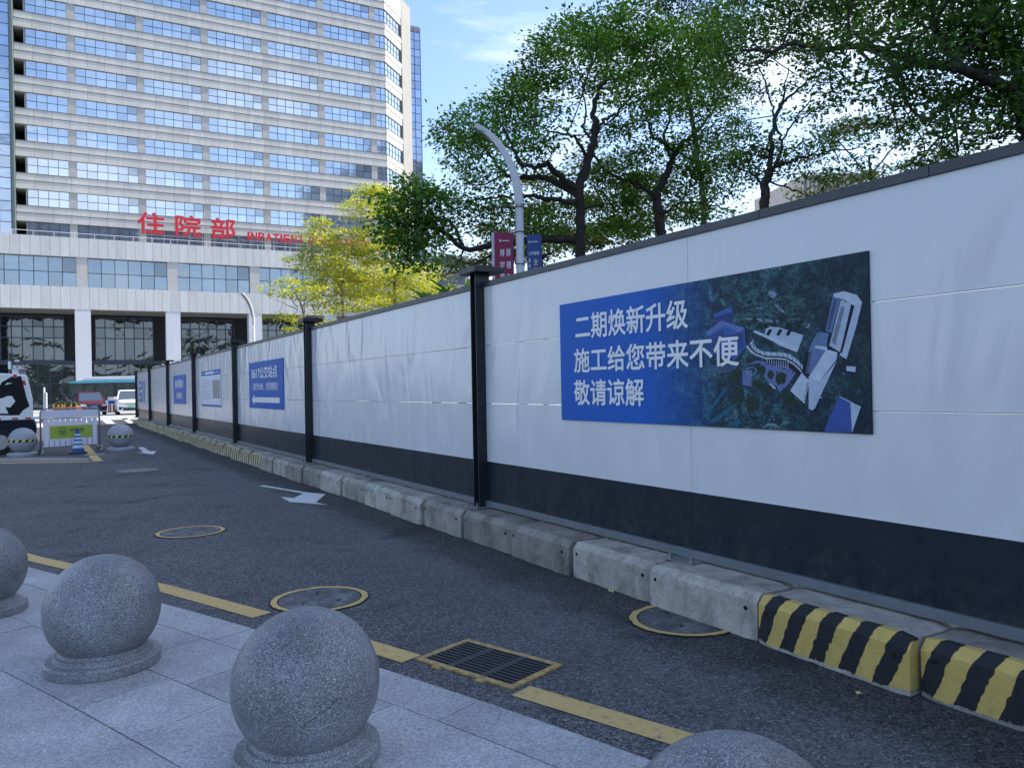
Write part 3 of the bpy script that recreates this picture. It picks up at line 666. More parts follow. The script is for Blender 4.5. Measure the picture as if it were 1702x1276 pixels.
# drop-off sign
r4 = sign_root('drop_off_sign', -24.28, 1.19, 'blue sign with two short centred rows of white characters, between bare far bays')
board(r4, 3.05, 1.03, SIGNBLUE)
text('lettering', '临时落客点', SIGNWHITE, r4, .55, 2.5, .57, .86, -.0135, bold=.02)
text('lettering', '即停即走', SIGNWHITE, r4, .85, 2.2, .18, .40, -.0135, bold=.02)
# far copy of the construction notice
r5 = sign_root('notice_board', -37.4, 1.16, 'blue notice board with picture at the far left end of the fence')
board(r5, 2.75, 1.04, SIGNBLUE)
MB().box(1.45, 2.75, -.0135, -.012, 0, 1.04).build('picture', mat('far_picture', (.05, .09, .25), .5, noise=(3, .8), col2=(.2, .25, .4)), r5)
for b_, a0, a1, zz in (('二期焕新升级', .15, 1.3, .74), ('施工给您带来不便', .15, 1.9, .44), ('敬请谅解', .15, .9, .14)): text('lettering', b_, SIGNWHITE, r5, a0, a1, zz, zz + .19, -.0145, bold=.02)

# ================================================================ NEAR BOLLARDS
def ball_bollard(seed):
    root = empty('stone_bollard', (0, 0, 0))
    MB().lathe([(0.001, .0), (.302, .0), (.306, .006), (.306, .052), (.298, .062), (.262, .066), (.258, .072), (.256, .082), (.248, .09), (.236, .092), (.23, .098), (.222, .112), (.2, .118), (.001, .118)], 72).build('plinth', GRAN, root, smooth=False)
    n = 40; pr = [(max(.31 * math.cos(a), .001), .324 + .31 * math.sin(a)) for a in np.linspace(-.76, math.pi / 2, n)]
    MB().lathe(pr, 72).build('ball', GRAN, root, smooth=True)
    pts = []
    for k in range(14):
        a_ = R(-88) + .5 * k / 13 + random.uniform(-.02, .02); e_ = -.22 + .28 * k / 13 + random.uniform(-.015, .015)
        pts.append((.3095 * math.cos(e_) * math.cos(a_), .3095 * math.cos(e_) * math.sin(a_), .324 + .3095 * math.sin(e_)))
    MB().tube(pts, .0014, 4).build('crack', BLACK, root)
    return root
proto = ball_bollard(0)
spots = [((-3.90, 5.637), 'grey granite ball bollard cut off by the left edge of the photo'), ((-2.405, 4.52), 'grey granite ball bollard on its stepped plinth, second from the left edge'),
         ((-.905, 3.328), 'largest grey granite ball bollard, in front of the drain grate with its plinth cropped'), ((.565, 2.03), 'grey granite ball bollard of which only the top shows at the bottom edge')]
for i, ((x, y), lab) in enumerate(spots):
    o = proto if i == 0 else copy_tree(proto); o.location = (x, y, .018); o.rotation_euler.z = (2.2, 3.9, .15, 1)[i]; tag(o, lab, 'bollard', 'granite ball bollards on the pavement')

# ================================================================ MANHOLES, GRATES
def ring(mb, cx, cy, r0, r1, z, n=64, jit=0, ell=1):
    js = [random.uniform(-jit, jit) for _ in range(n)]
    vs = []
    for k in range(n):
        a = 2 * math.pi * k / n
        vs += [(cx + r0 * math.cos(a), cy + r0 * math.sin(a), z), (cx + (r1 + js[k]) * math.cos(a), cy + (r1 + js[k]) * math.sin(a), z)]
    mb.add(vs, [(2 * k, 2 * k + 1, (2 * k + 3) % (2 * n), (2 * k + 2) % (2 * n)) for k in range(n)])
def manhole(x, y, r_, label, yellow=True):
    root = empty('manhole_cover', (x, y, 0), random.uniform(0, 6), label, 'manhole cover', 'manhole covers in the road')
    m = MB(); m.add([(r_ * .86 * math.cos(a), r_ * .86 * math.sin(a), .006) for a in np.linspace(0, 2 * math.pi, 48, endpoint=False)], [tuple(range(48))]); m.build('lid', COVER if yellow else mat('pale_lid', (.24, .24, .23), .8, noise=(6, .4)), root)
    m = MB(); ring(m, 0, 0, r_ * .86, r_ * .985, .0075, jit=.006); m.build('rim', YLINE if yellow else mat('plain_iron_rim', (.3, .3, .28), .7, noise=(20, .4)), root)
    m = MB(); ring(m, 0, 0, r_ * .985 + .001, r_ * 1.02, .005); m.build('joint', BLACK, root)
    m = MB(); ring(m, 0, 0, r_ * .83, r_ * .86 - .001, .0068); m.build('seat', BLACK, root)
    m = MB()
    for a in (0.4, 2.6, 4.4): m.box(r_ * .45 * math.cos(a) - .025, r_ * .45 * math.cos(a) + .025, r_ * .45 * math.sin(a) - .01, r_ * .45 * math.sin(a) + .01, .0062, .0075)
    m.build('key_slots', BLACK, root)
manhole(-3.69, 8.84, .375, 'round yellow rimmed manhole cover in mid road, farther of the two left of the grate')
manhole(-1.49, 5.90, .365, 'round yellow rimmed manhole cover behind the largest granite ball')
manhole(1.13, 5.22, .37, 'yellow rimmed manhole cover partly hidden under the concrete block')
manhole(-7.75, 16.0, .40, 'pale unpainted manhole cover lying far up the road', False)
# drain grate
gc = [np.array(q) for q in ((-.3, 4.88), (.26, 4.39), (-.03, 4.07), (-.61, 4.54))]
gx_ = (gc[1] - gc[0] + gc[2] - gc[3]) / 2; gy_ = (gc[0] - gc[3] + gc[1] - gc[2]) / 2; gw, gh = np.linalg.norm(gx_), np.linalg.norm(gy_)
gcen = sum(gc) / 4; gang = math.atan2(gx_[1], gx_[0])
root = empty('drain_grate', (*gcen, 0), gang, 'large yellow framed iron drain grate on the yellow line', 'drain grate', 'drain grates')
a, b = gw / 2, gh / 2
m = MB().box(-a, a, -b, -b + .04, .0, .012).box(-a, a, b - .04, b, .0, .012).box(-a, -a + .04, -b + .04, b - .04, .0, .0118).box(a - .04, a, -b + .04, b - .04, .0, .0118)
m.box(-a * .55, -a * .4, -b - .03, -b - .001, 0, .0115).box(a * .35, a * .5, -b - .03, -b - .001, 0, .0115); m.build('frame', YEL, root, bevel=.002)
MB().quad((-a + .03, -b + .03, .0042), (a - .03, -b + .03, .0042), (a - .03, b - .03, .0042), (-a + .03, b - .03, .0042)).build('pit', BLACK, root)
m = MB(); nbar = 10; W_ = 2 * b - .08
for k in range(nbar + 1):
    yb = -b + .04 + W_ * k / nbar; m.box(-a + .04, a - .04, yb - (.009 if k else 0), yb + (.009 if k < nbar else 0), .0045, .0105)
for xx in (-a / 3, a / 3): m.box(xx - .022, xx + .022, -b + .04, b - .04, .0045, .0112)
m.build('bars', IRON, root)
q0 = G(140, 757)[:2]; q1 = G(172, 755)[:2]
root = empty('drain_grate', (*((q0 + q1) / 2), 0), math.atan2(*(q1 - q0)[::-1]), 'small slotted drain strip crossing the far yellow line beside the barrier', 'drain grate', 'drain grates')
ln = np.linalg.norm(q1 - q0) / 2
MB().quad((-ln, -.16, .006), (ln, -.16, .006), (ln, .16, .006), (-ln, .16, .006)).build('pit', BLACK, root)
m = MB()
for k in range(10): xx = -ln + 2 * ln * k / 9; m.box(xx - .02, xx + .02, -.16, .16, .0065, .012)
m.box(-ln, ln, -.19, -.161, 0, .0125).box(-ln, ln, .161, .19, 0, .0125); m.build('bars', ZINC, root)

# dry leaves on the road and the kerb
LEAFY = mat('fallen_leaf', (.55, .5, .2), .6)
def fallen(x, y, z, s, lab, rz):
    o = MB().add([(0, -s, 0), (s * .5, -s * .2, .012), (s * .35, s * .6, .004), (0, s, .014), (-s * .4, s * .5, .002), (-s * .45, -s * .3, .01)], [(0, 1, 2, 3), (0, 3, 4, 5)]).build('fallen_leaf', LEAFY)
    o.location = (x, y, z); o.rotation_euler = (0, 0, rz); tag(o, lab, 'leaf', 'fallen leaves')
q = G(1016, 984); fallen(q[0], q[1], .006, .032, 'pale yellow fallen leaf on the asphalt before the grey blocks', .5)
q = G(1428, 1155); fallen(q[0], q[1], .006, .02, 'small brown fallen leaf on the asphalt before the striped blocks', 1.5)
q = G(668, 856); fallen(q[0], q[1], .006, .03, 'tiny pale fallen leaf on the road by the kerb bend', 2.5)


# ================================================================ HOSPITAL BUILDING
BANG = R(90 - 62.2); BD = np.array([math.cos(BANG), math.sin(BANG)]); BN = np.array([-BD[1], BD[0]])   # local x along the front, y into the building
BP = Z(0, 500, 80)[:2]
def BL(x, y, z=0.0): q = BP + BD * x + BN * y; return (q[0], q[1], z)
def stone_mat(name, col, sx=.62, jw=.008, streak=.2):
    m = mat(name, col, .7); t, p, l = nodes_of(m)
    co = N_(t, 'ShaderNodeTexCoord').outputs['Object']
    mpp = N_(t, 'ShaderNodeMapping'); mpp.inputs['Scale'].default_value = (1, 1, .18); l(co, mpp.inputs[0])
    n = N_(t, 'ShaderNodeTexNoise', inp={'Scale': 1.4, 'Detail': 7.0, 'Roughness': .65}); l(mpp.outputs[0], n.inputs['Vector'])
    r = ramp(t, [(.3, tuple(c * (1 - streak) for c in col)), (.62, col)]); l(n.outputs[0], r.inputs[0])
    sp = N_(t, 'ShaderNodeSeparateXYZ'); l(co, sp.inputs[0])
    ad = N_(t, 'ShaderNodeMath', operation='ADD'); l(sp.outputs[0], ad.inputs[0]); l(sp.outputs[1], ad.inputs[1])
    d = N_(t, 'ShaderNodeMath', operation='DIVIDE', inp={1: sx}); l(ad.outputs[0], d.inputs[0])
    fr = N_(t, 'ShaderNodeMath', operation='FRACT'); l(d.outputs[0], fr.inputs[0])
    lt = N_(t, 'ShaderNodeMath', operation='LESS_THAN', inp={1: jw / sx * 3}); l(fr.outputs[0], lt.inputs[0])
    fl = N_(t, 'ShaderNodeMath', operation='FLOOR'); l(d.outputs[0], fl.inputs[0])
    wn = N_(t, 'ShaderNodeTexWhiteNoise', noise_dimensions='1D'); l(fl.outputs[0], wn.inputs['W'])
    r2 = ramp(t, [(0, (.93,) * 3), (1, (1.04,) * 3)]); l(wn.outputs[0], r2.inputs[0])
    c = mixc(t, r.outputs[0], r2.outputs[0], 1.0, 'MULTIPLY')
    c = mixc(t, c, tuple(v * .45 for v in col), lt.outputs[0]); l(c, p.inputs['Base Color'])
    return m
PODW = stone_mat('podium_cladding', (.60, .60, .595), .9, .014, .14)
TOWW = stone_mat('tower_stone', (.64, .62, .58), 1.75, .012, .14)
PIER = mat('pier_stone', (.5, .485, .455), .75, noise=(1.5, .15))
PODPIER = mat('podium_pier_stone', (.5, .49, .48), .75, noise=(1.5, .12))
SOFF = mat('soffit_slats', (.34, .34, .32), .7, noise=(2, .3))
FRAME = mat('window_frame', (.05, .07, .11), .5)
COLW = stone_mat('column_cladding', (.6, .62, .67), 30, .01, .08)
def glass_mat(name, col, rough, wav, sc_=.35, spec=1.0, metal=.9):
    m = mat(name, col, rough, metal, spec); t, p, l = nodes_of(m)
    co = N_(t, 'ShaderNodeTexCoord').outputs['Object']
    n = N_(t, 'ShaderNodeTexNoise', inp={'Scale': sc_, 'Detail': 2.5, 'Distortion': .6}); l(co, n.inputs['Vector'])
    b = N_(t, 'ShaderNodeBump', inp={'Strength': 1.0, 'Distance': wav}); l(n.outputs[0], b.inputs['Height']); l(b.outputs[0], p.inputs['Normal'])
    gi = N_(t, 'ShaderNodeNewGeometry'); r = ramp(t, [(0, tuple(c * .5 for c in col)), (.05, tuple(c * .8 for c in col)), (.5, tuple(c * .93 for c in col)), (1, tuple(c * 1.06 for c in col))]); l(gi.outputs['Random Per Island'], r.inputs[0]); l(r.outputs[0], p.inputs['Base Color'])
    return m
TGLASS = glass_mat('tower_glass', (.60, .66, .72), .09, .02)
PGLASS = glass_mat('podium_glass', (.27, .32, .38), .04, .05, .35)
LGLASS = glass_mat('lobby_glass', (.11, .13, .15), .04, .06, .4)
SILLM = mat('sill_metal', (.16, .17, .17), .6)
DULLPANE = mat('dull_pane', (.2, .24, .3), .45, noise=(1.5, .5))  # lowest tower row: dull bluish colour in place of mirrored letters
CGLASS = glass_mat('curtain_glass', (.45, .52, .62), .05, .03)
hosp = empty('hospital_building', BL(0, 0), BANG, 'tall pale hospital block with ribbon windows above a white podium, filling the upper left', 'building')
def window(x0, x1, z0, z1, nx, rows, y, gm, parent=hosp, fw=.05, tilt=.004, dirv=None, frame_d=.06):
    """frame grid with a pane child; rows = z split fractions; dirv gives the direction in plan for skewed walls"""
    o = np.array([x0, y, 0.0]); L_ = x1 - x0; D_ = np.array([1.0, 0, 0]); Nn = np.array([0, -1.0, 0])
    if dirv is not None: o = np.array([dirv[0][0], dirv[0][1], 0.0]); D_ = np.array([dirv[1][0], dirv[1][1], 0]); Nn = np.array([D_[1], -D_[0], 0])
    f = MB()
    def bar(a0, a1, b0, b1, d=frame_d): f.obox(o + D_ * a0 + np.array([0, 0, b0]), D_ * (a1 - a0), Nn * d, (0, 0, b1 - b0))
    e0 = 0 if dirv is None else x0; 
    if dirv is None: e0 = 0
    xs = [e0 + L_ * k / nx for k in range(nx + 1)]; zs = [z0] + [z0 + (z1 - z0) * q for q in rows] + [z1]
    for x in xs: bar(x - fw / 2, x + fw / 2, z0, z1)
    for z in zs: bar(xs[0] + fw / 2, xs[-1] - fw / 2, z - fw / 2, z + fw / 2, frame_d * .8)
    wo_ = f.build('window', FRAME, parent)
    p = MB()
    for i in range(nx):
        for j in range(len(zs) - 1):
            dz = [random.gauss(0, tilt) for _ in range(4)]
            pts = [o + D_ * xs[i] + (0, 0, zs[j]), o + D_ * xs[i + 1] + (0, 0, zs[j]), o + D_ * xs[i + 1] + (0, 0, zs[j + 1]), o + D_ * xs[i] + (0, 0, zs[j + 1])]
            a, b2 = random.gauss(0, tilt), random.gauss(0, tilt)
            w_ = xs[1] - xs[0]; h_ = zs[j + 1] - zs[j]
            offs_ = (0, a * w_, a * w_ + b2 * h_, b2 * h_); pts = [q + Nn * (.012 + k) for q, k in zip(pts, offs_)]
            p.add(pts, [(0, 1, 2, 3)])
    p.build('pane', gm, wo_)
    return wo_
# --- podium: front face y=0, x from -14 to 49
PX0, PX1 = -16, 46
MB().box(PX0, PX1, 0, .5, 16.35, 18.4).build('podium_parapet', PODW, hosp)
MB().box(PX0, PX1, 0, .5, 10.75, 13.12).build('podium_spandrel', PODW, hosp)
MB().box(PX0, PX1, .5, 8.0, 10.9, 11.05).build('soffit', SOFF, hosp)
MB().box(PX0, PX1, .5, 30, 17.5, 17.8).build('podium_roof', mat('roof_grey', (.3, .3, .3), .9), hosp)
MB().box(PX0, PX1, .9, 1.2, 13.0, 16.5).build('upper_wall', mat('dark_backing', (.03, .035, .04), .8), hosp)
PB = 8.95; pcs = [7.45 + PB * k for k in range(-2, 5)]
for k, xc in enumerate(pcs):
    MB().box(xc - .53, xc + .53, .12, .89, 13.12, 16.35).build('pier', PODPIER, hosp)
    MB().box(xc - .75, xc + .75, .04, 1.35, 0, 10.9).build('column', COLW, hosp)
for k in range(len(pcs) - 1):
    a, b = pcs[k] + .53, pcs[k + 1] - .53
    window(a, b, 13.12, 16.35, 6, (.5,), .6, PGLASS, tilt=.008, fw=.07)
# lobby curtain wall set back under the soffit
MB().box(PX0, PX1, 7.9, 8.2, 0, 10.89).build('lobby_wall', mat('lobby_dark', (.012, .014, .017), .7), hosp)
for k in range(len(pcs) - 1):
    a, b = pcs[k] + .75, pcs[k + 1] - .75
    sh_ = .35 * (k - 1); a += sh_; b += sh_ - 1.3
    window(a, b, 5.55, 10.6, 6, (.51, .76), 7.7, LGLASS, tilt=.004, fw=.11)
    window(a - .2, b + 1.0, .1, 5.1, 6, (.55, ), 7.75, LGLASS, tilt=.004, fw=.08)
    MB().box(a - 1.2, b + 1.6, 7.5, 7.89, 5.12, 5.5).build('transom', FRAME, hosp)
# railing on the podium roof
m = MB(); x = PX0
while x < PX1 - 5: m.box(x - .025, x + .025, .3, .35, 18.4, 18.95); x += 1.9
m.box(PX0, PX1 - 5, .3, .35, 18.92, 18.98).box(PX0, 1.4, .3, .33, 18.75, 18.78).box(PX0, 1.4, .3, .33, 18.6, 18.63)
m.build('railing', WHITE, hosp)
# --- tower, front face y=4
TY = 4.0; FH = 3.53; fl = [18.84 + FH * k for k in range(0, 11)]      # window sill heights
piers = [(6.25, 7.02), (13.25, 14.02), (20.25, 21.05), (27.3, 28.1), (34.3, 35.1), (41.25, 42.05)]
XC = 43.41; CHL = 5.05
c45 = math.sqrt(.5)
def ch(t, n=0.0): return (XC + c45 * t + c45 * n, TY + c45 * t - c45 * n)     # point along the chamfer, n outwards
TOP = fl[-1] + 1.8
for k, z in enumerate(fl[:-1]):
    zt = z + 1.79; z2 = z + FH
    # spandrel in two tiers with a groove between
    for (a, b, y0, nm) in ((zt, zt + .86, TY + .06, 'spandrel'), (zt + .92, z2 - .103, TY, 'spandrel')):
        m = MB(); n = -(y0 - TY)
        q = [(1.22, y0), (XC + n * .41, y0), ch(CHL, n), ch(CHL, -.6), (XC, TY + .9), (1.22, TY + .9)]
        m.prism([(x, y, a) for x, y in q], (0, 0, b - a)); m.build(nm, TOWW, hosp)
    q = [(1.22, TY + .12), (XC, TY + .12), ch(CHL, -.12), ch(CHL, -.6), (XC, TY + .9), (1.22, TY + .9)]
    MB().prism([(x, y, zt + .86) for x, y in q], (0, 0, .06)).build('groove', FRAME, hosp)
    q = [(1.22, TY - .05), (XC + .02, TY - .05), ch(CHL, .05), ch(CHL, -.2), (XC, TY + .27), (1.22, TY + .27)]
    MB().prism([(x, y, z - .1) for x, y in q], (0, 0, .07)).build('sill', SILLM, hosp)
    xs = 2.3; gm_ = DULLPANE if k == 0 else TGLASS
    for j, (a, b) in enumerate(piers):
        window(xs, a, z, zt, 4 if j == 0 else 6, (.5,), TY + .3, gm_, tilt=.003)
        xs = b
    window(xs, XC - .05, z, zt, 2, (.5,), TY + .3, gm_, tilt=.003)
    window(0.12, CHL - .35, z, zt, 5, (.5,), 0, TGLASS, dirv=(ch(0, -.22), (c45, c45)), tilt=.003)
for a, b in piers: MB().box(a, b, TY + .18, TY + .8, 17.8, fl[-1]).build('pier', PIER, hosp)
MB().prism([(x, y, fl[-1]) for x, y in [(2.14, TY), (XC, TY), ch(CHL, 0), ch(CHL, -.6), (XC, TY + .9), (2.14, TY + .9)]], (0, 0, 3.9)).build('tower_parapet', TOWW, hosp)
MB().prism([(x, y, 17.8) for x, y in [ch(CHL, .05), ch(CHL + 3.0, .05), ch(CHL + 3.0, -16), ch(CHL, -8)]], (0, 0, 55.6 - 17.8 + .6)).build('stone_fin', mat('fin_grey', (.36, .35, .32), .8, noise=(.4, .12)), hosp)
MB().box(-12, 40, TY + 6.4, TY + 20, 17.8, fl[-1] + 3.2).build('tower_core', PIER, hosp)
MB().box(2.14, 44, TY + .85, TY + 1.1, 17.8, fl[-1] + .1).build('tower_backing', mat('dark_backing', (.03, .035, .04), .8), hosp)
MB().prism([(x, y, 17.8) for x, y in [ch(.3, -.5), ch(CHL, -.5), ch(CHL, -3), ch(.3, -3)]], (0, 0, fl[-1] + .1 - 17.8)).build('tower_backing', mat('dark_backing', (.03, .035, .04), .8), hosp)
# recess with open stair landings at the left of the tower
m = MB()
for z in fl: m.box(1.22, 2.12, TY + 1.2, TY + 3.9, z + 1.75, z + 2.3)
m.build('stair_landings', PIER, hosp)
MB().box(.9, 1.2, TY - 1.2, TY + 5, 17.8, TOP + 4).build('recess_wall', mat('green_grey', (.1, .14, .14), .7), hosp)
MB().box(2.14, 2.3, TY + .3, TY + 4, 17.8, fl[-1]).build('recess_wall', PIER, hosp)
MB().box(1.2, 2.14, TY + 4, TY + 4.2, 17.8, TOP).build('recess_wall', mat('stair_dark', (.02, .025, .028), .7), hosp)
# glazed volumes at both ends
def curtain(x0, x1, z0, z1, y, nx):
    f = MB(); p = MB(); xs = [x0 + (x1 - x0) * k / nx for k in range(nx + 1)]; zs = []; z = z0; i = 0
    while z < z1: zs.append(z); z += (1.05, 1.3, 1.18)[i % 3]; i += 1
    for x in xs: f.box(x - .04, x + .04, y - .05, y + .02, z0, z1)
    for z in zs: f.box(x0, x1, y - .035, y + .02, z - .035, z + .035)
    for i in range(nx):
        for a, b in zip(zs[:-1], zs[1:]): p.quad((xs[i], y + random.gauss(0, .002), a), (xs[i + 1], y + random.gauss(0, .002), a), (xs[i + 1], y + random.gauss(0, .002), b), (xs[i], y + random.gauss(0, .002), b))
    w_ = f.build('curtain_wall', FRAME, hosp); p.build('pane', CGLASS, w_)
curtain(-11, .9, 17.8, 70, TY - 1.2, 11)
MB().box(-11, .88, TY - 1.15, TY + 6.3, 17.8, 70).build('glazed_volume', PIER, hosp)
gx0, gy0 = ch(CHL + 2.2, 0)
curtain(gx0 - .5, gx0 + 2.25, 17.8, 53.8, gy0 + 1.0, 3)
MB().box(gx0 - .5, gx0 + 2.2, gy0 + 1.05, gy0 + 10, 17.8, 54.0).build('glazed_volume', mat('slate', (.2, .24, .3), .6), hosp)
# --- roof letters
RED = mat('sign_red', (.62, .02, .035), .45, noise=(2, .1))
ls = empty('roof_letter_sign', BL(13.0, -.2 + 1.2, 17.8), BANG, 'large red Chinese characters and English word standing on the podium roof', 'sign')
MT = mat('sign_metal', (.5, .51, .52), .5)
for ch_, a, b in (('住', 13.0, 15.7), ('院', 16.9, 19.55), ('部', 20.7, 23.35)):
    text('character', ch_, RED, ls, a - 13, b - 13, 1.78, 4.12, 0, bold=.022, depth=.22)
word = 'INPATIENT DEPARTMENT'; x = 24.8; lw = .66
for c_ in word:
    if c_ == ' ': x += .55; continue
    wdt = .18 if c_ == 'I' else lw
    text('letter', c_, RED, ls, x - 13, x - 13 + wdt, 1.85, 2.75, 0, bold=.04, depth=.15); x += wdt + .2
m = MB()
for x in np.arange(0, 28, 1.35): m.box(x, x + .05, .3, .35, 0, 3.0 if x < 10.5 else 2.2); m.obox((x, .3, 1.4), (.05, 0, 0), (0, 1.1, -1.4), (0, .05, 0))
m.box(-.2, 10.6, .28, .33, 1.7, 1.76).box(-.2, 10.6, .28, .33, 3.0, 3.06).box(11, 28, .2, .25, 1.75, 1.8).box(11, 28, .2, .25, 2.3, 2.35)
m.build('support_frame', MT, ls)

# --- lower annex seen between the trees, far blocks
AN = empty('annex_building', (*Z(640, 500, 92)[:2], 0), BANG * .6, 'low white annex building glimpsed between the yellow trees and the dark tree', 'building')
MB().box(0, 5.4, 0, 10, 0, 15.3).build('wall', PODW, AN); MB().box(-.3, 5.6, -.4, 10.2, 15.3, 15.75).build('roof', mat('pale_roof', (.6, .62, .63), .7), AN)
MB().box(5.4, 9, 1.0, 9, 0, 14.6).build('dark_wing', mat('green_grey', (.1, .14, .14), .7), AN)
m = MB()
for k in range(8): m.box(.4 + k * .6, .46 + k * .6, -.03, 0, 3, 14.8)
m.build('joint_strips', PIER, AN)
AP = empty('apartment_building', (*Z(686, 500, 150)[:2], 0), R(8), 'distant pale apartment block with balcony rows seen through the branches', 'building')
MB().box(0, 11, 0, 12, 0, 27.2).build('wall', mat('pale_render', (.55, .54, .53), .8, noise=(.4, .1)), AP)
for k in range(7):
    MB().box(.6, 10.4, -.9, 0, 3.4 + 3.4 * k, 4.4 + 3.4 * k).build('balcony', mat('balcony_white', (.62, .62, .62), .7), AP)
    MB().box(.8, 10.2, -.05, 0, 4.5 + 3.4 * k, 6.3 + 3.4 * k).build('window', mat('dim_glass', (.08, .1, .14), .15), AP)
OB = empty('office_building', (*Z(1335, 500, 90)[:2], 0), R(8), 'pale pinkish office block with vertical fins behind the trees at right', 'building')
PK = mat('pink_stone', (.62, .54, .5), .8, noise=(.5, .1))
MB().box(0, 8, 0, 12, 0, 25.4).build('wall', PK, OB)
m = MB()
for k in range(16): m.box(.1 + k * .5, .34 + k * .5, -.35, -.001, 8, 25.7)
m.build('fins', mat('fin_stone', (.66, .6, .57), .8), OB)
m = MB()
for k in range(5): m.box(.1, 7.9, -.05, -.002, 9 + k * 3.2, 10.6 + k * 3.2)
m.build('window_band', mat('dim_glass', (.08, .1, .14), .15), OB)
# --- unseen tall block, added beyond the right edge to put the road in shade
s_ = np.array([math.sin(SUN_AZ), math.cos(SUN_AZ)]); n_ = np.array([s_[1], -s_[0]])
TB = empty('shade_block', (*(s_ * 58 + n_ * 26), 0), math.atan2(*(-n_)[::-1]), 'tall grey block added out of view beyond the right edge to shade the road', 'building')
TBW = mat('shade_block_wall', (.42, .43, .44), .7, noise=(.6, .15))
# local x runs from the near corner towards the left (-n_), y towards the viewer
MB().box(0, 57, -22, 0, 0, 61).build('wall', TBW, TB)
for k in range(1, 18): MB().box(1, 56, 0, .12, 3.4 * k, 3.4 * k + 1.7).build('window_band', mat('dim_glass', (.08, .1, .14), .15), TB)  # window strips dressing the added block
# wooded hill and city blocks behind the viewer (they show in the glass of the podium)
hm = MB(); nx_ = 48; hv = []
for i in range(nx_ + 1):
    a = math.pi + math.pi * i / nx_ ; rr = 420
    h = 34 + 16 * math.sin(i * .55) + 9 * math.sin(i * 1.7 + 1) + 4 * math.sin(i * 4.1)
    hv += [(rr * math.cos(a), rr * math.sin(a), -1), ((rr + 60) * math.cos(a), (rr + 60) * math.sin(a), max(h, 12)), ((rr + 160) * math.cos(a), (rr + 160) * math.sin(a), -1)]
hm.add(hv, [(3 * i + k, 3 * i + k + 1, 3 * i + k + 4, 3 * i + k + 3) for i in range(nx_) for k in (0, 1)])
tag(hm.build('hills', mat('hill_green', (.05, .075, .05), .95, noise=(.03, .5)), smooth=True), kind='structure')

# ================================================================ LAMP POSTS
def lamp_post(loc, rz, label, H=7.3, reach=.92, base_r=.1):
    root = empty('street_lamp', loc, rz, label, 'street lamp', 'curved white street lamps')
    # local -X is the side the head reaches to
    MB().tube([(0, 0, 0), (0, 0, .3), (0, 0, 5.55)], [base_r * 1.25, base_r, base_r * .9], 20).build('pole', LAMPW, root, smooth=True)
    MB().lathe([(.001, 0), (.22, 0), (.22, .03), (.13, .05), (.13, .3), (.11, .32), (.001, .32)], 20).build('base', LAMPW, root)
    pts = []; n = 22
    for k in range(n + 1):
        t = k / n; a = t * R(72)
        r_ = 1.85
        pts.append(np.array([-(r_ * (1 - math.cos(a))) * (reach / 1.279), 0, 5.55 + r_ * math.sin(a) * ((H - 5.55) / 1.76)]))
    vs = []; m = MB()
    for k, q in enumerate(pts):
        t = k / n; d_ = pts[min(k + 1, n)] - pts[max(k - 1, 0)]; d_ /= np.linalg.norm(d_); up_ = np.array([d_[2], 0, -d_[0]])
        wx = base_r * (1.0 + 1.2 * t); th = base_r * (.95 - .40 * t)
        for sx_, sz_ in ((-1, -1), (1, -1), (1, 1), (-1, 1)): vs.append(q + np.array([0, wx * sx_, 0]) + up_ * th * sz_)
    m.add(vs, [(k * 4 + j, k * 4 + (j + 1) % 4, (k + 1) * 4 + (j + 1) % 4, (k + 1) * 4 + j) for k in range(n) for j in range(4)] + [(0, 3, 2, 1), (n * 4, n * 4 + 1, n * 4 + 2, n * 4 + 3)])
    m.build('arm', LAMPW, root, bevel=.012)
    # inset lamp panel along the underside of the curve
    m = MB(); vs = []; ks_ = list(range(5, n))
    for k in ks_:
        q = pts[k]; t = k / n; d_ = pts[min(k + 1, n)] - pts[max(k - 1, 0)]; d_ /= np.linalg.norm(d_); up_ = np.array([d_[2], 0, -d_[0]])
        wx = base_r * (1.0 + 1.2 * t) * .5; th = base_r * (.95 - .40 * t) + .004
        vs += [q + np.array([0, -wx, 0]) - up_ * th, q + np.array([0, wx, 0]) - up_ * th]
    m.add(vs, [(2 * i, 2 * i + 1, 2 * i + 3, 2 * i + 2) for i in range(len(ks_) - 1)]).build('lamp_panel', mat('lamp_lens', (.3, .31, .33), .3), root)
    return root
q = Z(866, 500, 17.0)
lp = lamp_post((q[0], q[1], 0), R(-8), 'near curved grey street lamp rising behind the fence between two hanging banners')
m = MB()
for z in (4.25, 4.95, 5.5): m.lathe([(.1, z), (.109, z), (.109, z + .018), (.1, z + .018)], 20)
m.build('cable_band', mat('black_band', (.02, .02, .02), .6), lp)
q2 = Z(422, 560, 46)
lamp_post((q2[0], q2[1], 0), R(62), 'far curved white street lamp in front of the podium', base_r=.07)
# banners on the near lamp
def banner(x0, x1, ztop, h, col, name, label, skew, thick):
    cy = q[1] - .02
    root = empty('hanging_banner', (q[0] + x0, cy, ztop - h), skew, label, 'banner', 'banners on the lamp post')
    w_ = x1 - x0
    vs = []; n = 10
    m = MB().box(0, w_, -.012, .012, 0, h); m.build('cloth', col, root, bevel=.004)
    return root, w_
MRED = mat('banner_red', (.24, .012, .07), .6, noise=(3, .15)); MBLUE = mat('banner_blue', (.02, .06, .24), .6, noise=(3, .15)); BW = mat('banner_lettering', (.55, .55, .6), .6)
zt1 = 1.587 + (643 - 387) / 1290 * 17; zt2 = 1.587 + (643 - 392) / 1290 * 17
rt, w1 = banner(-.56, -.14, zt1, 1.5, MRED, '', 'maroon banner with two white columns of characters left of the near street lamp', R(4), .05)
MB().box(-.06, -.002, -.012, .012, 0, 1.5).build('pale_edge', mat('banner_edge', (.5, .45, .55), .6), rt)
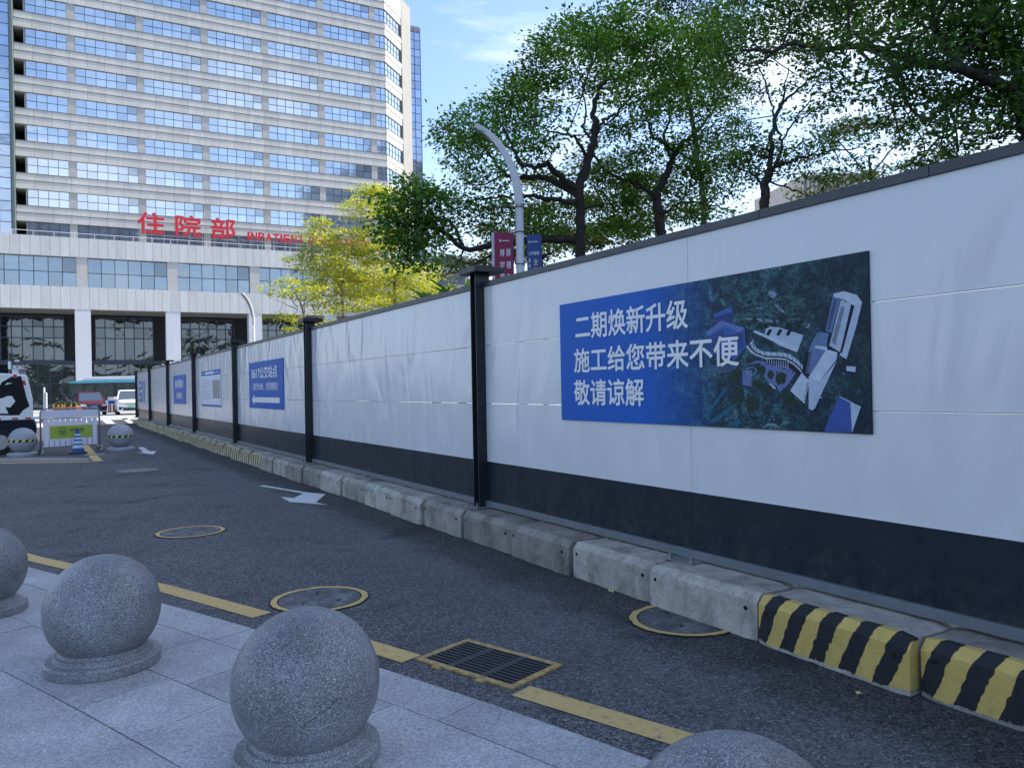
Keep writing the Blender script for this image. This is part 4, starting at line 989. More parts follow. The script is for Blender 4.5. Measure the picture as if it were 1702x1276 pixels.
MB().box(.02, w1 + .1, -.01, .01, 1.46, 1.485).build('arm', LAMPW, rt); MB().box(.02, w1 + .1, -.01, .01, .02, .045).build('arm', LAMPW, rt)
for i, c_ in enumerate('厚德仁心'): text('lettering', c_, BW, rt, .255, .355, .975 - .265 * i, 1.13 - .265 * i, -.0135, bold=.02)
for i, c_ in enumerate('博学精医'): text('lettering', c_, BW, rt, .115, .215, .975 - .265 * i, 1.13 - .265 * i, -.0135, bold=.02)
MB().lathe([(.001, 0), (.02, 0), (.02, .002)], 12, (0, 0, 0)).v
MB().box(.11, .15, -.0135, -.012, 1.29, 1.34).box(.17, .33, -.0135, -.012, 1.305, 1.325).build('emblem_row', BW, rt)
rb, w2 = banner(.15, .47, zt2, 1.45, MBLUE, '', 'blue banner with small pale characters right of the near street lamp', R(-6), .05)
MB().box(-.1, w2 * .9, -.01, .01, 1.41, 1.435).build('arm', LAMPW, rb)
MB().box(.04, .08, -.0135, -.012, 1.27, 1.31).box(.1, .24, -.0135, -.012, 1.28, 1.3).build('emblem_row', BW, rb)
text('lettering', '心怀国事', BW, rb, .03, .27, 1.0, 1.08, -.0135, bold=.02)
for i, c_ in enumerate('全面行'): text('lettering', c_, mat('gold_lettering', (.5, .47, .3), .6), rb, .14, .24, .78 - .2 * i, .92 - .2 * i, -.0135, bold=.02)
for i, c_ in enumerate('患者健康'): text('lettering', c_, BW, rb, .03, .08, .84 - .12 * i, .93 - .12 * i, -.0135, bold=.015)
# ================================================================ FAR SIDE OF THE ROAD
GREYB = mat('painted_ball', (.33, .35, .38), .45, noise=(8, .15)); TAPEY = mat('tape_yellow', (.6, .58, .12), .5)
def taped_bollard(loc, label):
    root = empty('stone_bollard', loc, 0, label, 'bollard', 'smooth grey balls with hazard tape')
    MB().lathe([(.001, 0), (.36, 0), (.36, .06), (.3, .1), (.001, .1)], 40).build('plinth', GREYB, root)
    MB().lathe([(max(.34 * math.cos(a), .001), .40 + .34 * math.sin(a)) for a in np.linspace(-1.1, math.pi / 2, 26)], 44).build('ball', GREYB, root, smooth=True)
    MB().lathe([(.3425, .37), (.3435, .40), (.3425, .43)], 44).build('tape', TAPEY, root)
    m = MB(); n = 14
    for k in range(n):
        a0 = 2 * math.pi * k / n; da = 2 * math.pi / n * .5; vs = []
        for j in range(4):
            a = a0 + da * j / 3; vs += [(.345 * math.cos(a), .345 * math.sin(a), .37), (.345 * math.cos(a + .12), .345 * math.sin(a + .12), .43)]
        m.add(vs, [(2 * j, 2 * j + 2, 2 * j + 3, 2 * j + 1) for j in range(3)])
    m.build('tape_stripes', BLACK, root)
q = G(38, 757); taped_bollard((q[0], q[1], 0), 'smooth grey ball bollard with hazard tape in front of the parked patrol van')
q = G(201, 748); taped_bollard((q[0], q[1], 0), 'smooth grey ball bollard with hazard tape standing alone between barrier and fence')
# barrier
a = G(68, 757)[:2]; b = G(166, 750)[:2]; bw = float(np.linalg.norm(b - a)); ba = math.atan2(*(b - a)[::-1])
br = empty('crowd_barrier', (*a, 0), ba, 'white slatted crowd barrier with tubular frame and a green hospital banner', 'barrier')
TUBE = mat('barrier_tube', (.3, .3, .31), .35, .6); SLAT = mat('barrier_white', (.68, .68, .78), .5)
rr = .12; H_ = 1.22; path = [(0, 0, .08), (0, 0, H_ - rr)] + [(rr - rr * math.cos(t), 0, H_ - rr + rr * math.sin(t)) for t in np.linspace(.2, math.pi / 2, 6)] + [(bw - rr + rr * math.sin(t), 0, H_ - rr + rr * math.cos(t)) for t in np.linspace(0, 1.4, 6)] + [(bw, 0, H_ - rr), (bw, 0, .08)]
MB().tube(path, .022, 10).build('frame', TUBE, br, smooth=True)
MB().tube([(0, 0, .21), (bw, 0, .21)], .015, 8).build('lower_rail', TUBE, br); MB().tube([(0, 0, .95), (bw, 0, .95)], .012, 8).build('upper_rail', TUBE, br)
MB().box(.03, bw - .03, -.008, .008, .97, H_ - .04).build('top_panel', SLAT, br)
nsl = 10; swd = (bw - .12) / nsl
for k in range(nsl): MB().box(.06 + swd * k + .012, .06 + swd * (k + 1) - .012, -.012, .0, .22, .945).build('slat', SLAT, br)
for x in (0, bw):
    MB().tube([(x - .05, -.25, .0), (x - .03, -.24, .1), (x, -.14, .17), (x, 0, .13), (x, .14, .17), (x + .03, .24, .1), (x + .05, .25, 0)], .02, 8).build('foot', TUBE, br, smooth=True)
GB = mat('banner_green', (.33, .45, .06), .6, noise=(4, .1)); INK = mat('ink', (.02, .03, .03), .6)
MB().box(.22, bw - .2, -.016, -.013, .42, .76).build('banner', GB, br)
m = MB()
for r0, r1 in ((.105, .115), (.07, .08)): 
    n = 32
    vs = []
    for k in range(n):
        t = 2 * math.pi * k / n; vs += [(.53 + r0 * math.cos(t), -.0175, .6 + r0 * math.sin(t)), (.53 + r1 * math.cos(t), -.0175, .6 + r1 * math.sin(t))]
    m.add(vs, [(2 * k, 2 * k + 1, (2 * k + 3) % (2 * n), (2 * k + 2) % (2 * n)) for k in range(n)])
m.poly([(.47, -.018, .60), (.53, -.018, .57), (.59, -.018, .60), (.58, -.018, .63), (.53, -.018, .61), (.48, -.018, .63)]); m.poly([(.49, -.018, .55), (.57, -.018, .55), (.53, -.018, .53)])
m.build('emblem', INK, br)
text('lettering', '中山大学附属第七医院', INK, br, .7, bw - .42, .60, .68, -.0175, bold=.015)
MB().box(.7, bw - .42, -.0175, -.0165, .565, .572).build('underline', INK, br)
# cone
q = G(130, 754); cone = empty('traffic_cone', (q[0], q[1], 0), .3, 'blue traffic cone with white stripes in front of the barrier', 'cone')
CB = mat('cone_blue', (.015, .06, .2), .5); CW = mat('cone_white', (.4, .55, .7), .4)
rz_ = lambda z: .155 - (z - .05) / .62 * .115
MB().box(-.19, .19, -.19, .19, 0, .045).build('base', mat('cone_base', (.015, .03, .05), .7), cone, bevel=.01)
MB().lathe([(rz_(.05), .045), (rz_(.67), .67), (.001, .67)], 28).build('body', CB, cone, smooth=True)
for z0, z1 in ((.16, .24), (.28, .35), (.39, .45), (.49, .54)): MB().lathe([(rz_(z0) + .003, z0), (rz_(z1) + .003, z1)], 28).build('stripe', CW, cone, smooth=True)
# two white posts and planters
for i, (px, h) in enumerate(((73.5, 2.05), (76.8, 1.75))):
    q = Z(px, 660, 46); root = empty('guide_post', (q[0], q[1], 0), 0, ('taller' if i == 0 else 'shorter') + ' white post on a yellow foot beyond the barrier, of the pair', 'post', 'pair of white posts')
    MB().tube([(0, 0, .5), (0, 0, h)], .055, 10).build('pole', WHITE, root); MB().tube([(0, 0, 0), (0, 0, .5)], [.2, .1], 10).build('foot', YEL, root)
PLR = mat('planter_red', (.25, .07, .05), .7, noise=(4, .3)); OR = mat('planter_orange', (.65, .28, .06), .6)
LEAFG = mat('hedge_green', (.05, .1, .03), .8, noise=(6, .5))
def foliage_box(name, m, parent, x0, x1, y0, y1, z0, z1, n, s):
    q = MB()
    for k in range(n):
        c_ = np.array([random.uniform(x0, x1), random.uniform(y0, y1), random.uniform(z0, z1)]); u_ = rng.normal(size=3); u_ /= np.linalg.norm(u_); v_ = np.cross(u_, rng.normal(size=3)); v_ /= np.linalg.norm(v_)
        q.add([c_ - u_ * s, c_ + v_ * s * .45, c_ + u_ * s, c_ - v_ * s * .45], [(0, 1, 2, 3)])
    return q.build(name, m, parent)
for px0, px1, lab, zz in ((88, 104, 'left wooden planter with orange posts and low greenery beyond the barrier', 52), (106, 128, 'right wooden planter with orange posts, beside the red car', 52), (178, 193, 'dark red planter wall between the red and the white car', 66)):
    a = Z(px0, 670, zz); b = Z(px1, 670, zz); root = empty('planter', (a[0], a[1], 0), 0, lab, 'planter', 'wooden planters'); w_ = b[0] - a[0]
    MB().box(0, w_, 0, .6, 0, .85).build('box', PLR, root)
    for x in (0, w_ / 2, w_ - .07): MB().box(x, x + .09, -.04, 0, 0, .95).build('post', OR if zz < 60 else WHITE, root)
    foliage_box('greenery', LEAFG, root, .05, w_ - .05, .05, .55, .85, 1.1, 160, .09)
q = Z(179, 655, 64); root = empty('small_sign', (q[0], q[1], 0), 0, 'small blue and white sign on short legs between the two parked cars', 'sign')
MB().box(0, .75, 0, .03, .75, 1.35).build('panel', WHITE, root); MB().box(.02, .73, -.004, -.001, .78, 1.05).build('blue_band', SIGNBLUE, root); MB().box(.08, .11, .03, .06, 0, .8).box(.64, .67, .03, .06, 0, .8).build('legs', TUBE, root)

# ================================================================ VEHICLES
TYRE = mat('tyre_rubber', (.015, .015, .016), .85); RIM = mat('wheel_rim', (.35, .36, .38), .35, .8)
CGL = mat('car_glass', (.05, .07, .1), .06, .0, 1.0); LAMPC = mat('headlamp', (.6, .62, .65), .15); PBLK = mat('black_plastic', (.012, .012, .014), .5)
def loft(secs):
    m = MB(); vs = [p for s in secs for p in s]; n = len(secs[0])
    return m.add(vs, [(i * n + k, i * n + (k + 1) % n, (i + 1) * n + (k + 1) % n, (i + 1) * n + k) for i in range(len(secs) - 1) for k in range(n)] + [tuple(range(n))[::-1], tuple(range((len(secs) - 1) * n, len(secs) * n))])
def car(loc, rz, label, cat, paint, plate, Lc=4.8, W=1.95, H=1.8, belt=1.12, hood=1.0, wb=2.8, a0=-1.35, a1=-.55, b0=1.9, b1=2.2, white=False, name='parked_car'):
    root = empty(name, loc, rz, label, cat, 'parked cars facing the viewer')
    hw = W / 2; L2 = Lc / 2
    st = [(-L2, .78, .42, hood - .35), (-L2 + .06, .9, .32, hood - .14), (-L2 + .25, .98, .24, hood - .03), (-1.4, 1, .24, belt - .03), (-1.0, 1, .24, belt), (L2 - .3, 1, .24, belt), (L2 - .05, .96, .3, belt - .1), (L2, .88, .4, belt - .3)]
    secs = [[(-hw * w_ * .93, y, zb), (-hw * w_, y, zb + .2), (-hw * w_, y, zt - .22), (-hw * w_ * .93, y, zt - .04), (-hw * w_ * .6, y, zt + .02), (hw * w_ * .6, y, zt + .02), (hw * w_ * .93, y, zt - .04), (hw * w_, y, zt - .22), (hw * w_, y, zb + .2), (hw * w_ * .93, y, zb)] for y, w_, zb, zt in st]
    loft(secs).build('body', paint, root, smooth=True, bevel=.02)
    tw = hw * .76; bwd = hw * .93
    loft([[(-bwd, a0, belt - .05), (bwd, a0, belt - .05), (bwd, b1, belt - .05), (-bwd, b1, belt - .05)], [(-tw, a1, H - .06), (tw, a1, H - .06), (tw, b0, H - .06), (-tw, b0, H - .06)]]).build('window_glass', CGL, root)
    loft([[(-tw - .03, a1 - .04, H - .08), (tw + .03, a1 - .04, H - .08), (tw + .03, b0 + .05, H - .08), (-tw - .03, b0 + .05, H - .08)], [(-tw + .06, a1 + .12, H), (tw - .06, a1 + .12, H), (tw - .06, b0 - .1, H), (-tw + .06, b0 - .1, H)]]).build('roof', paint, root, bevel=.02)
    for s in (-1, 1):
        MB().tube([(s * (bwd + .01), a0 - .02, belt - .04), (s * (tw + .02), a1 - .02, H - .05)], .045, 6).build('pillar', paint, root)
        MB().obox((s * bwd + (0 if s > 0 else -.24), a0 + .15, belt - .02), (.24, 0, 0), (0, .12, 0), (0, 0, .18)).build('mirror', paint, root, bevel=.03)
        hl = MB().prism([(s * hw * .93, -L2 + .1, hood - .12), (s * hw * .55, -L2 + .0, hood - .2), (s * hw * .52, -L2 + .0, hood - .33), (s * hw * .9, -L2 + .08, hood - .3)], (0, -.05, 0)).build('headlight', LAMPC, root)
        MB().prism([(s * hw * .9, -L2 + .03, .62), (s * hw * .66, -L2 - .02, .6), (s * hw * .7, -L2 - .02, .4), (s * hw * .88, -L2 + .03, .42)], (0, -.03, 0)).build('fog_vent', PBLK, root)
        for y in (-wb / 2, wb / 2):
            wh = MB().tube([(s * (hw - .24), y, .36), (s * (hw + .005), y, .36)], .36, 24).build('wheel', TYRE, root)
            MB().tube([(s * (hw - .05), y, .36), (s * (hw + .012), y, .36)], .23, 16).build('rim', RIM, wh)
    MB().box(-hw * .48, hw * .48, -L2 - .03, -L2 + .1, hood - .36, hood - .2).build('grille', PBLK if not white else mat('pale_grille', (.3, .31, .32), .4), root, bevel=.01)
    MB().box(-hw * .6, hw * .6, -L2 - .025, -L2 + .1, .36, .54).build('air_intake', PBLK, root, bevel=.02)
    MB().box(-hw * .86, hw * .86, -L2 - .01, -L2 + .2, .22, .33).build('lower_bumper', paint if white else mat('silver_trim', (.4, .4, .4), .4, .5), root, bevel=.02)
    MB().box(-.23, .23, -L2 - .05, -L2 - .031, .58, .72).build('number_plate', plate, root)
    return root
RPAINT = mat('red_paint', (.10, .006, .014), .22, .2, .8); WPAINT = mat('car_white', (.78, .79, .8), .2, 0, .8)
q = Z(148, 680, 61.5)
car((q[0], q[1], 0), R(37), 'dark red off road car with blue plate parked facing the viewer', 'car', RPAINT, mat('plate_blue', (.04, .12, .5), .4))
q = Z(216, 680, 60)
car((q[0], q[1], 0), R(29), 'white people carrier with green plate half hidden by the fence end', 'van', WPAINT, mat('plate_green', (.12, .5, .36), .4), Lc=5.0, W=1.95, H=1.88, belt=1.2, hood=1.12, a0=-1.7, a1=-.75, white=True, name='parked_van')
# bus behind them
q = Z(113, 640, 70)
bus = empty('city_bus', (q[0], q[1], 0), R(6), 'turquoise and white city bus passing behind the two parked cars', 'bus')
CY = mat('bus_turquoise', (.1, .42, .55), .35, noise=(2, .2)); BG = mat('bus_glass', (.10, .13, .14), .12, .5, 1.0, noise=(1.3, .8))
MB().box(.35, 10.8, 0, 2.5, .35, 1.15).build('lower_body', mat('bus_side', (.6, .66, .66), .4, noise=(1.2, .3)), bus, bevel=.05)
MB().prism([(.3, 0.03, 1.15), (.05, 0.03, 1.6), (.15, .03, 2.62), (10.8, .03, 2.62), (10.8, .03, 1.15)], (0, 2.44, 0)).build('window_band', BG, bus)
MB().prism([(-.15, -.03, 2.66), (.35, -.03, 2.62), (10.8, -.03, 2.62), (10.8, -.03, 2.84), (1.4, -.03, 2.86), (.6, -.03, 2.82)], (0, 2.56, 0)).build('roof_edge', CY, bus, bevel=.03)
MB().prism([(1.0, .1, 2.86), (1.6, .1, 3.18), (8.2, .1, 3.2), (9.2, .1, 2.86)], (0, 2.3, 0)).build('roof', WHITE, bus, bevel=.05)
for x in (2.2, 4.0, 5.8, 7.6, 9.4): MB().box(x, x + .1, -.005, .03, 1.15, 2.62).build('window_pillar', PBLK, bus)
for x in (2.4, 8.3):
    wh = MB().tube([(x, -.01, .48), (x, .3, .48)], .48, 24).build('wheel', TYRE, bus); MB().tube([(x, -.02, .48), (x, .1, .48)], .28, 16).build('rim', RIM, wh)
MB().tube([(.1, -.05, 2.4), (-.35, -.25, 2.45), (-.5, -.3, 2.25)], .04, 6).tube([(-.5, -.3, 2.35), (-.5, -.3, 1.95)], .1, 8).build('mirror', PBLK, bus)
# patrol van at the left edge (only its tail is in view)
q = Z(60, 700, 21.3); vx = q[0]
VR = R(31); van = empty('patrol_van', (q[0], q[1], 0), VR, 'black and white patrol van tail with white roof equipment at the left edge', 'van')
def vp(px, py, y=0.0):
    vd = np.array([math.cos(VR), math.sin(VR)]); vn = np.array([-vd[1], vd[0]]); q_ = np.array([q[0], q[1]]); r_ = ray(px, py)
    t = (q_ @ vn) / (r_[:2] @ vn); h_ = CAM + r_ * t; return (float((h_[:2] - q_) @ vd), y, float(h_[2]))
def vz(py): return vp(40, py)[2]
side = [vp(-140, 696), vp(-140, 660), vp(-120, 615), vp(43, 622), vp(53, 664), vp(54, 697)]
MB().prism(side, (0, 1.85, 0)).build('upper_body', WHITE, van, bevel=.04)
MB().prism([vp(-140, 697.5), vp(54.5, 697.5), vp(60, 707), vp(60, 722), vp(40, 724), vp(-140, 724)], (0, 1.85, 0)).build('lower_body', mat('van_navy', (.006, .009, .018), .5, 0, .2), van, bevel=.02)
blk = mat('van_black', (.004, .005, .008), .4, 0, .2)
MB().poly([vp(-25, 690, -.004), vp(-25, 668, -.004), vp(0, 640, -.004), vp(3, 635, -.004), vp(19, 626, -.004), vp(35, 625, -.004), vp(38, 636, -.004), vp(44, 660, -.004), vp(49, 675, -.004), vp(38, 682, -.004), vp(32, 690, -.004)]).build('side_graphic', blk, van)
MB().poly([vp(3, 662, -.007), vp(12, 658, -.007), vp(20, 658, -.007), vp(25.5, 667, -.007), vp(17, 677, -.007), vp(9, 676, -.007), vp(14, 687, -.007), vp(-20, 687, -.007), vp(-22, 664, -.007)]).build('white_shape', WHITE, van)
MB().poly([vp(8, 640, -.007), vp(12, 636, -.007), vp(21, 636.5, -.007)]).build('white_shape', WHITE, van)
MB().box(vp(-140, 0)[0], vp(54, 0)[0], -.006, -.001, vz(697), vz(693)).build('reflective_band', WHITE, van)
for a_, b_ in ((8, 18), (30, 40), (-20, -10)): MB().box(vp(a_, 0)[0], vp(b_, 0)[0], -.009, -.0065, vz(696.5), vz(693.5)).build('red_reflector', mat('tape_red', (.4, .02, .04), .4), van)
MB().prism([vp(37, 632, -.006), vp(41, 632, -.006), vp(43.5, 640, -.006), vp(38.5, 640, -.006)], (0, .2, 0)).build('tail_light', mat('tail_red', (.45, .01, .02), .25), van)
MB().prism([vp(22, 622, -.01), vp(28, 622, -.01), vp(27, 628, -.01), vp(23, 628, -.01)], (0, .15, 0)).build('side_marker', mat('tail_red', (.45, .01, .02), .25), van)
MB().box(vp(9, 0)[0], vp(20, 0)[0], .3, .9, vz(622), vz(613)).build('roof_box', WHITE, van, bevel=.01); MB().box(vp(20.2, 0)[0], vp(31, 0)[0], .32, .88, vz(622), vz(613.5)).build('roof_box', mat('box_grey', (.2, .2, .24), .5), van)
MB().box(vp(8, 0)[0], vp(34, 0)[0], .25, .95, vz(613), vz(612)).build('roof_plate', WHITE, van)
MB().tube([vp(14.5, 612, .6), vp(14.5, 599, .6)], .035, 8).box(vp(13, 0)[0], vp(21, 0)[0], .52, .68, vz(599.5), vz(597)).build('camera_mast', WHITE, van)
MB().prism([vp(19, 607, .5), vp(24, 606.5, .5), vp(25, 611, .5)], (0, .12, 0)).build('speaker_horn', WHITE, van); MB().tube([vp(32, 616, .4), vp(32, 608, .4)], .02, 6).build('aerial', WHITE, van)
for yy in (0.0,):
    wh = MB().tube([vp(0, 735, -.02), vp(0, 735, .25)], .335, 28).build('wheel', TYRE, van); MB().tube([vp(0, 735, -.03), vp(0, 735, .1)], .2, 20).build('rim', RIM, wh)
    wh = MB().tube([vp(0, 735, 1.6), vp(0, 735, 1.85)], .335, 28).build('wheel', TYRE, van)
wh = MB().tube([vp(-170, 760, -.02), vp(-170, 760, .25)], .335, 28).build('wheel', TYRE, van)

# ================================================================ TREES
def leaf_mat(name, c_dark, c_mid, c_light, trans=.35, tcol=None):
    m = bpy.data.materials.new(name); m.use_nodes = True; t = m.node_tree; l = t.links.new
    p = t.nodes['Principled BSDF']; out = [n for n in t.nodes if n.type == 'OUTPUT_MATERIAL'][0]
    gi = N_(t, 'ShaderNodeNewGeometry'); r = ramp(t, [(0, c_dark), (.5, c_mid), (.85, c_light), (1, c_light)]); l(gi.outputs['Random Per Island'], r.inputs[0])
    co = N_(t, 'ShaderNodeTexCoord'); n = N_(t, 'ShaderNodeTexNoise', inp={'Scale': .9, 'Detail': 3.0}); l(co.outputs['Object'], n.inputs['Vector'])
    r2 = ramp(t, [(.3, (.6, .65, .6)), (.7, (1.35, 1.3, 1.1))]); l(n.outputs[0], r2.inputs[0])
    c = mixc(t, r.outputs[0], r2.outputs[0], 1.0, 'MULTIPLY')
    l(c, p.inputs['Base Color']); p.inputs['Roughness'].default_value = .5; p.inputs['Specular IOR Level'].default_value = .35
    tr = N_(t, 'ShaderNodeBsdfTranslucent'); tm = mixc(t, c, tcol or (1.6, 1.7, .6), 1.0, 'MULTIPLY'); l(tm, tr.inputs[0])
    ms = N_(t, 'ShaderNodeMixShader', inp={0: trans}); l(p.outputs[0], ms.inputs[1]); l(tr.outputs[0], ms.inputs[2]); l(ms.outputs[0], out.inputs[0])
    return m
LEAF_D = leaf_mat('dark_leaves', (.035, .085, .02), (.08, .19, .04), (.17, .30, .07), .5)
LEAF_D2 = leaf_mat('deep_green_leaves', (.028, .07, .02), (.055, .13, .035), (.11, .2, .055), .44)  # a deeper green than the first leaf tone
LEAF_Y = leaf_mat('yellow_leaves', (.32, .38, .04), (.5, .54, .07), (.66, .62, .14), .5, (1.2, 1.2, .6))
BARK = mat('bark_dark', (.05, .042, .035), .9, noise=(9, .5), bump=(20, .8, .02), streak=(1, 1, .25))
BARKP = mat('bark_pale', (.3, .24, .2), .9, noise=(9, .3))
def leaves_mesh(cent, dirs, size, name, m, parent, droop=.0):
    """one small pointed leaf (bent quad pair) per centre"""
    n = len(cent); L_ = size * rng.uniform(.5, 1.35, n)[:, None]; Wd = L_ * rng.uniform(.2, .3, n)[:, None]
    d = dirs + rng.normal(0, .45, (n, 3)); d[:, 2] -= droop; d /= np.linalg.norm(d, axis=1)[:, None]
    up = np.tile([0, 0, 1.0], (n, 1)) + rng.normal(0, .55, (n, 3))
    s = np.cross(d, up); s /= np.linalg.norm(s, axis=1)[:, None] + 1e-9; nn = np.cross(s, d)
    v = np.empty((n, 4, 3)); v[:, 0] = cent; v[:, 1] = cent + d * L_ * .5 + s * Wd + nn * Wd * .35; v[:, 2] = cent + d * L_; v[:, 3] = cent + d * L_ * .5 - s * Wd + nn * Wd * .35
    me = bpy.data.meshes.new(name); me.vertices.add(n * 4); me.vertices.foreach_set('co', v.ravel())
    # two triangles folded along the midrib
    idx = np.arange(n)[:, None] * 4 + np.array([0, 1, 2, 0, 2, 3])[None]
    me.loops.add(n * 6); me.loops.foreach_set('vertex_index', idx.ravel().astype(np.int32))
    me.polygons.add(n * 2); me.polygons.foreach_set('loop_start', (np.arange(n * 2) * 3).astype(np.int32)); me.polygons.foreach_set('loop_total', np.full(n * 2, 3, np.int32))
    me.update(calc_edges=True); me.materials.append(m)
    o = bpy.data.objects.new(name, me); C.objects.link(o); o.parent = parent; return o
def smooth_path(pts, n=5):
    pts = np.array(pts); out = []
    for i in range(len(pts) - 1):
        p0 = pts[max(i - 1, 0)]; p1 = pts[i]; p2 = pts[i + 1]; p3 = pts[min(i + 2, len(pts) - 1)]
        for k in range(n):
            t = k / n; out.append(.5 * ((2 * p1) + (-p0 + p2) * t + (2 * p0 - 5 * p1 + 4 * p2 - p3) * t * t + (-p0 + 3 * p1 - 3 * p2 + p3) * t ** 3))
    out.append(pts[-1]); return np.array(out)
def tree(base_px, D_, limbs, blobs, label, leafm, barkm, leaf=.1, dens=1.0, depth=2.2, flat=1.0, tuft=22, name='tree', group='trees behind the fence', trunk_r=.22, tr=.38, twig=.009):
    """limbs: (points (px,py,dz), r0, r1); blobs: (px,py,rx,ry[,dz[,density]]) in photo pixels at distance D_, turned into metres around the tree's own base"""
    b = Z(base_px, 600, D_); base = np.array([b[0], b[1], 0.0]); root = empty(name, tuple(base), 0, label, 'tree', group)
    def W(px, py, dz=0.0): return Z(px, py, D_ + dz) - base
    nodes = []; m = MB(); first = True
    for pts, r0, r1 in limbs:
        P_ = [np.array(W(*q)) for q in pts]
        if first:
            P_ = [np.array([P_[0][0] * .6, 0, -.05]), np.array([P_[0][0] * .9, 0, P_[0][2] * .5])] + P_; first = False
        sp = smooth_path(P_, 5); sp[1:-1] += rng.normal(0, .02, sp[1:-1].shape)
        rad = np.linspace(r0, r1, len(sp)) * (.78 if D_ > 12 else .85); m.tube(sp, list(rad), 9 if r0 > .05 else 6)
        for q, r_ in zip(sp, rad): 
            if q[2] > 1.5: nodes.append((q, r_))
    trunk = m.build('trunk', barkm, root, smooth=True)
    NP = np.array([q for q, _ in nodes]); 
    tw = MB(); cents = []; dirs = []
    ppm = FOC / D_
    for bl in blobs:
        px, py, rx, ry = bl[:4]; dz = bl[4] if len(bl) > 4 else rng.uniform(-depth, depth); de = bl[5] if len(bl) > 5 else 1.0
        c = np.array(W(px, py, dz)); rx_m, ry_m = rx / ppm, ry / ppm; rz_m = (rx_m + ry_m) * .6 * 1.1
        area = math.pi * rx_m * ry_m; ntuft = max(6, int(area * dens * de * 28))
        # one bough from the nearest limb into the clump
        j = np.argmin(np.linalg.norm(NP - c, axis=1)); a0 = NP[j]; mid = (a0 + c) / 2 + np.array([0, 0, -.12]) * np.linalg.norm(c - a0)
        bl_path = smooth_path([a0, mid + rng.normal(0, .08, 3), c], 4); dist = np.linalg.norm(c - a0)
        rb_ = min(nodes[j][1] * .6, .012 + .012 * dist); tw.tube(bl_path, list(np.linspace(rb_, twig * 1.3, len(bl_path))), 5, caps=False)
        hub = list(bl_path[3:])
        for k in range(ntuft):
            u = rng.normal(size=3); u /= np.linalg.norm(u); rr = rng.uniform(.25, 1.0) ** .5
            q = c + u * rr * np.array([rx_m, rz_m, ry_m])
            if flat < 1: q[2] = c[2] + round((q[2] - c[2]) / (ry_m * flat)) * ry_m * flat + rng.normal(0, .03)
            h = min(hub, key=lambda z_: np.linalg.norm(z_ - q)) if len(hub) < 40 else hub[rng.integers(len(hub))]
            if np.linalg.norm(h - q) > .05:
                mm_ = (h + q) / 2 + rng.normal(0, .05, 3); tw.tube([h, mm_, q], [twig, twig * .7, twig * .35], 3, caps=False); 
                if len(hub) < 14: hub.append(q)
            nl = max(4, int(rng.normal(tuft, tuft * .3) * 1.75))
            off = rng.normal(0, 1, (nl, 3)) * np.array([tr, tr, tr * (.42 if flat == 1 else .24)]) * .5
            cents.append(q + off); od = off + (q - c) * .25 + rng.normal(0, .05, (nl, 3)); od[:, 2] *= .5; dirs.append(od / (np.linalg.norm(od, axis=1)[:, None] + 1e-6))
    tw.build('twigs', barkm, root)
    cents = np.concatenate(cents); dirs = np.concatenate(dirs)
    leaves_mesh(cents, dirs, leaf, 'crown', leafm, root, .15)
    return root
NL = 0
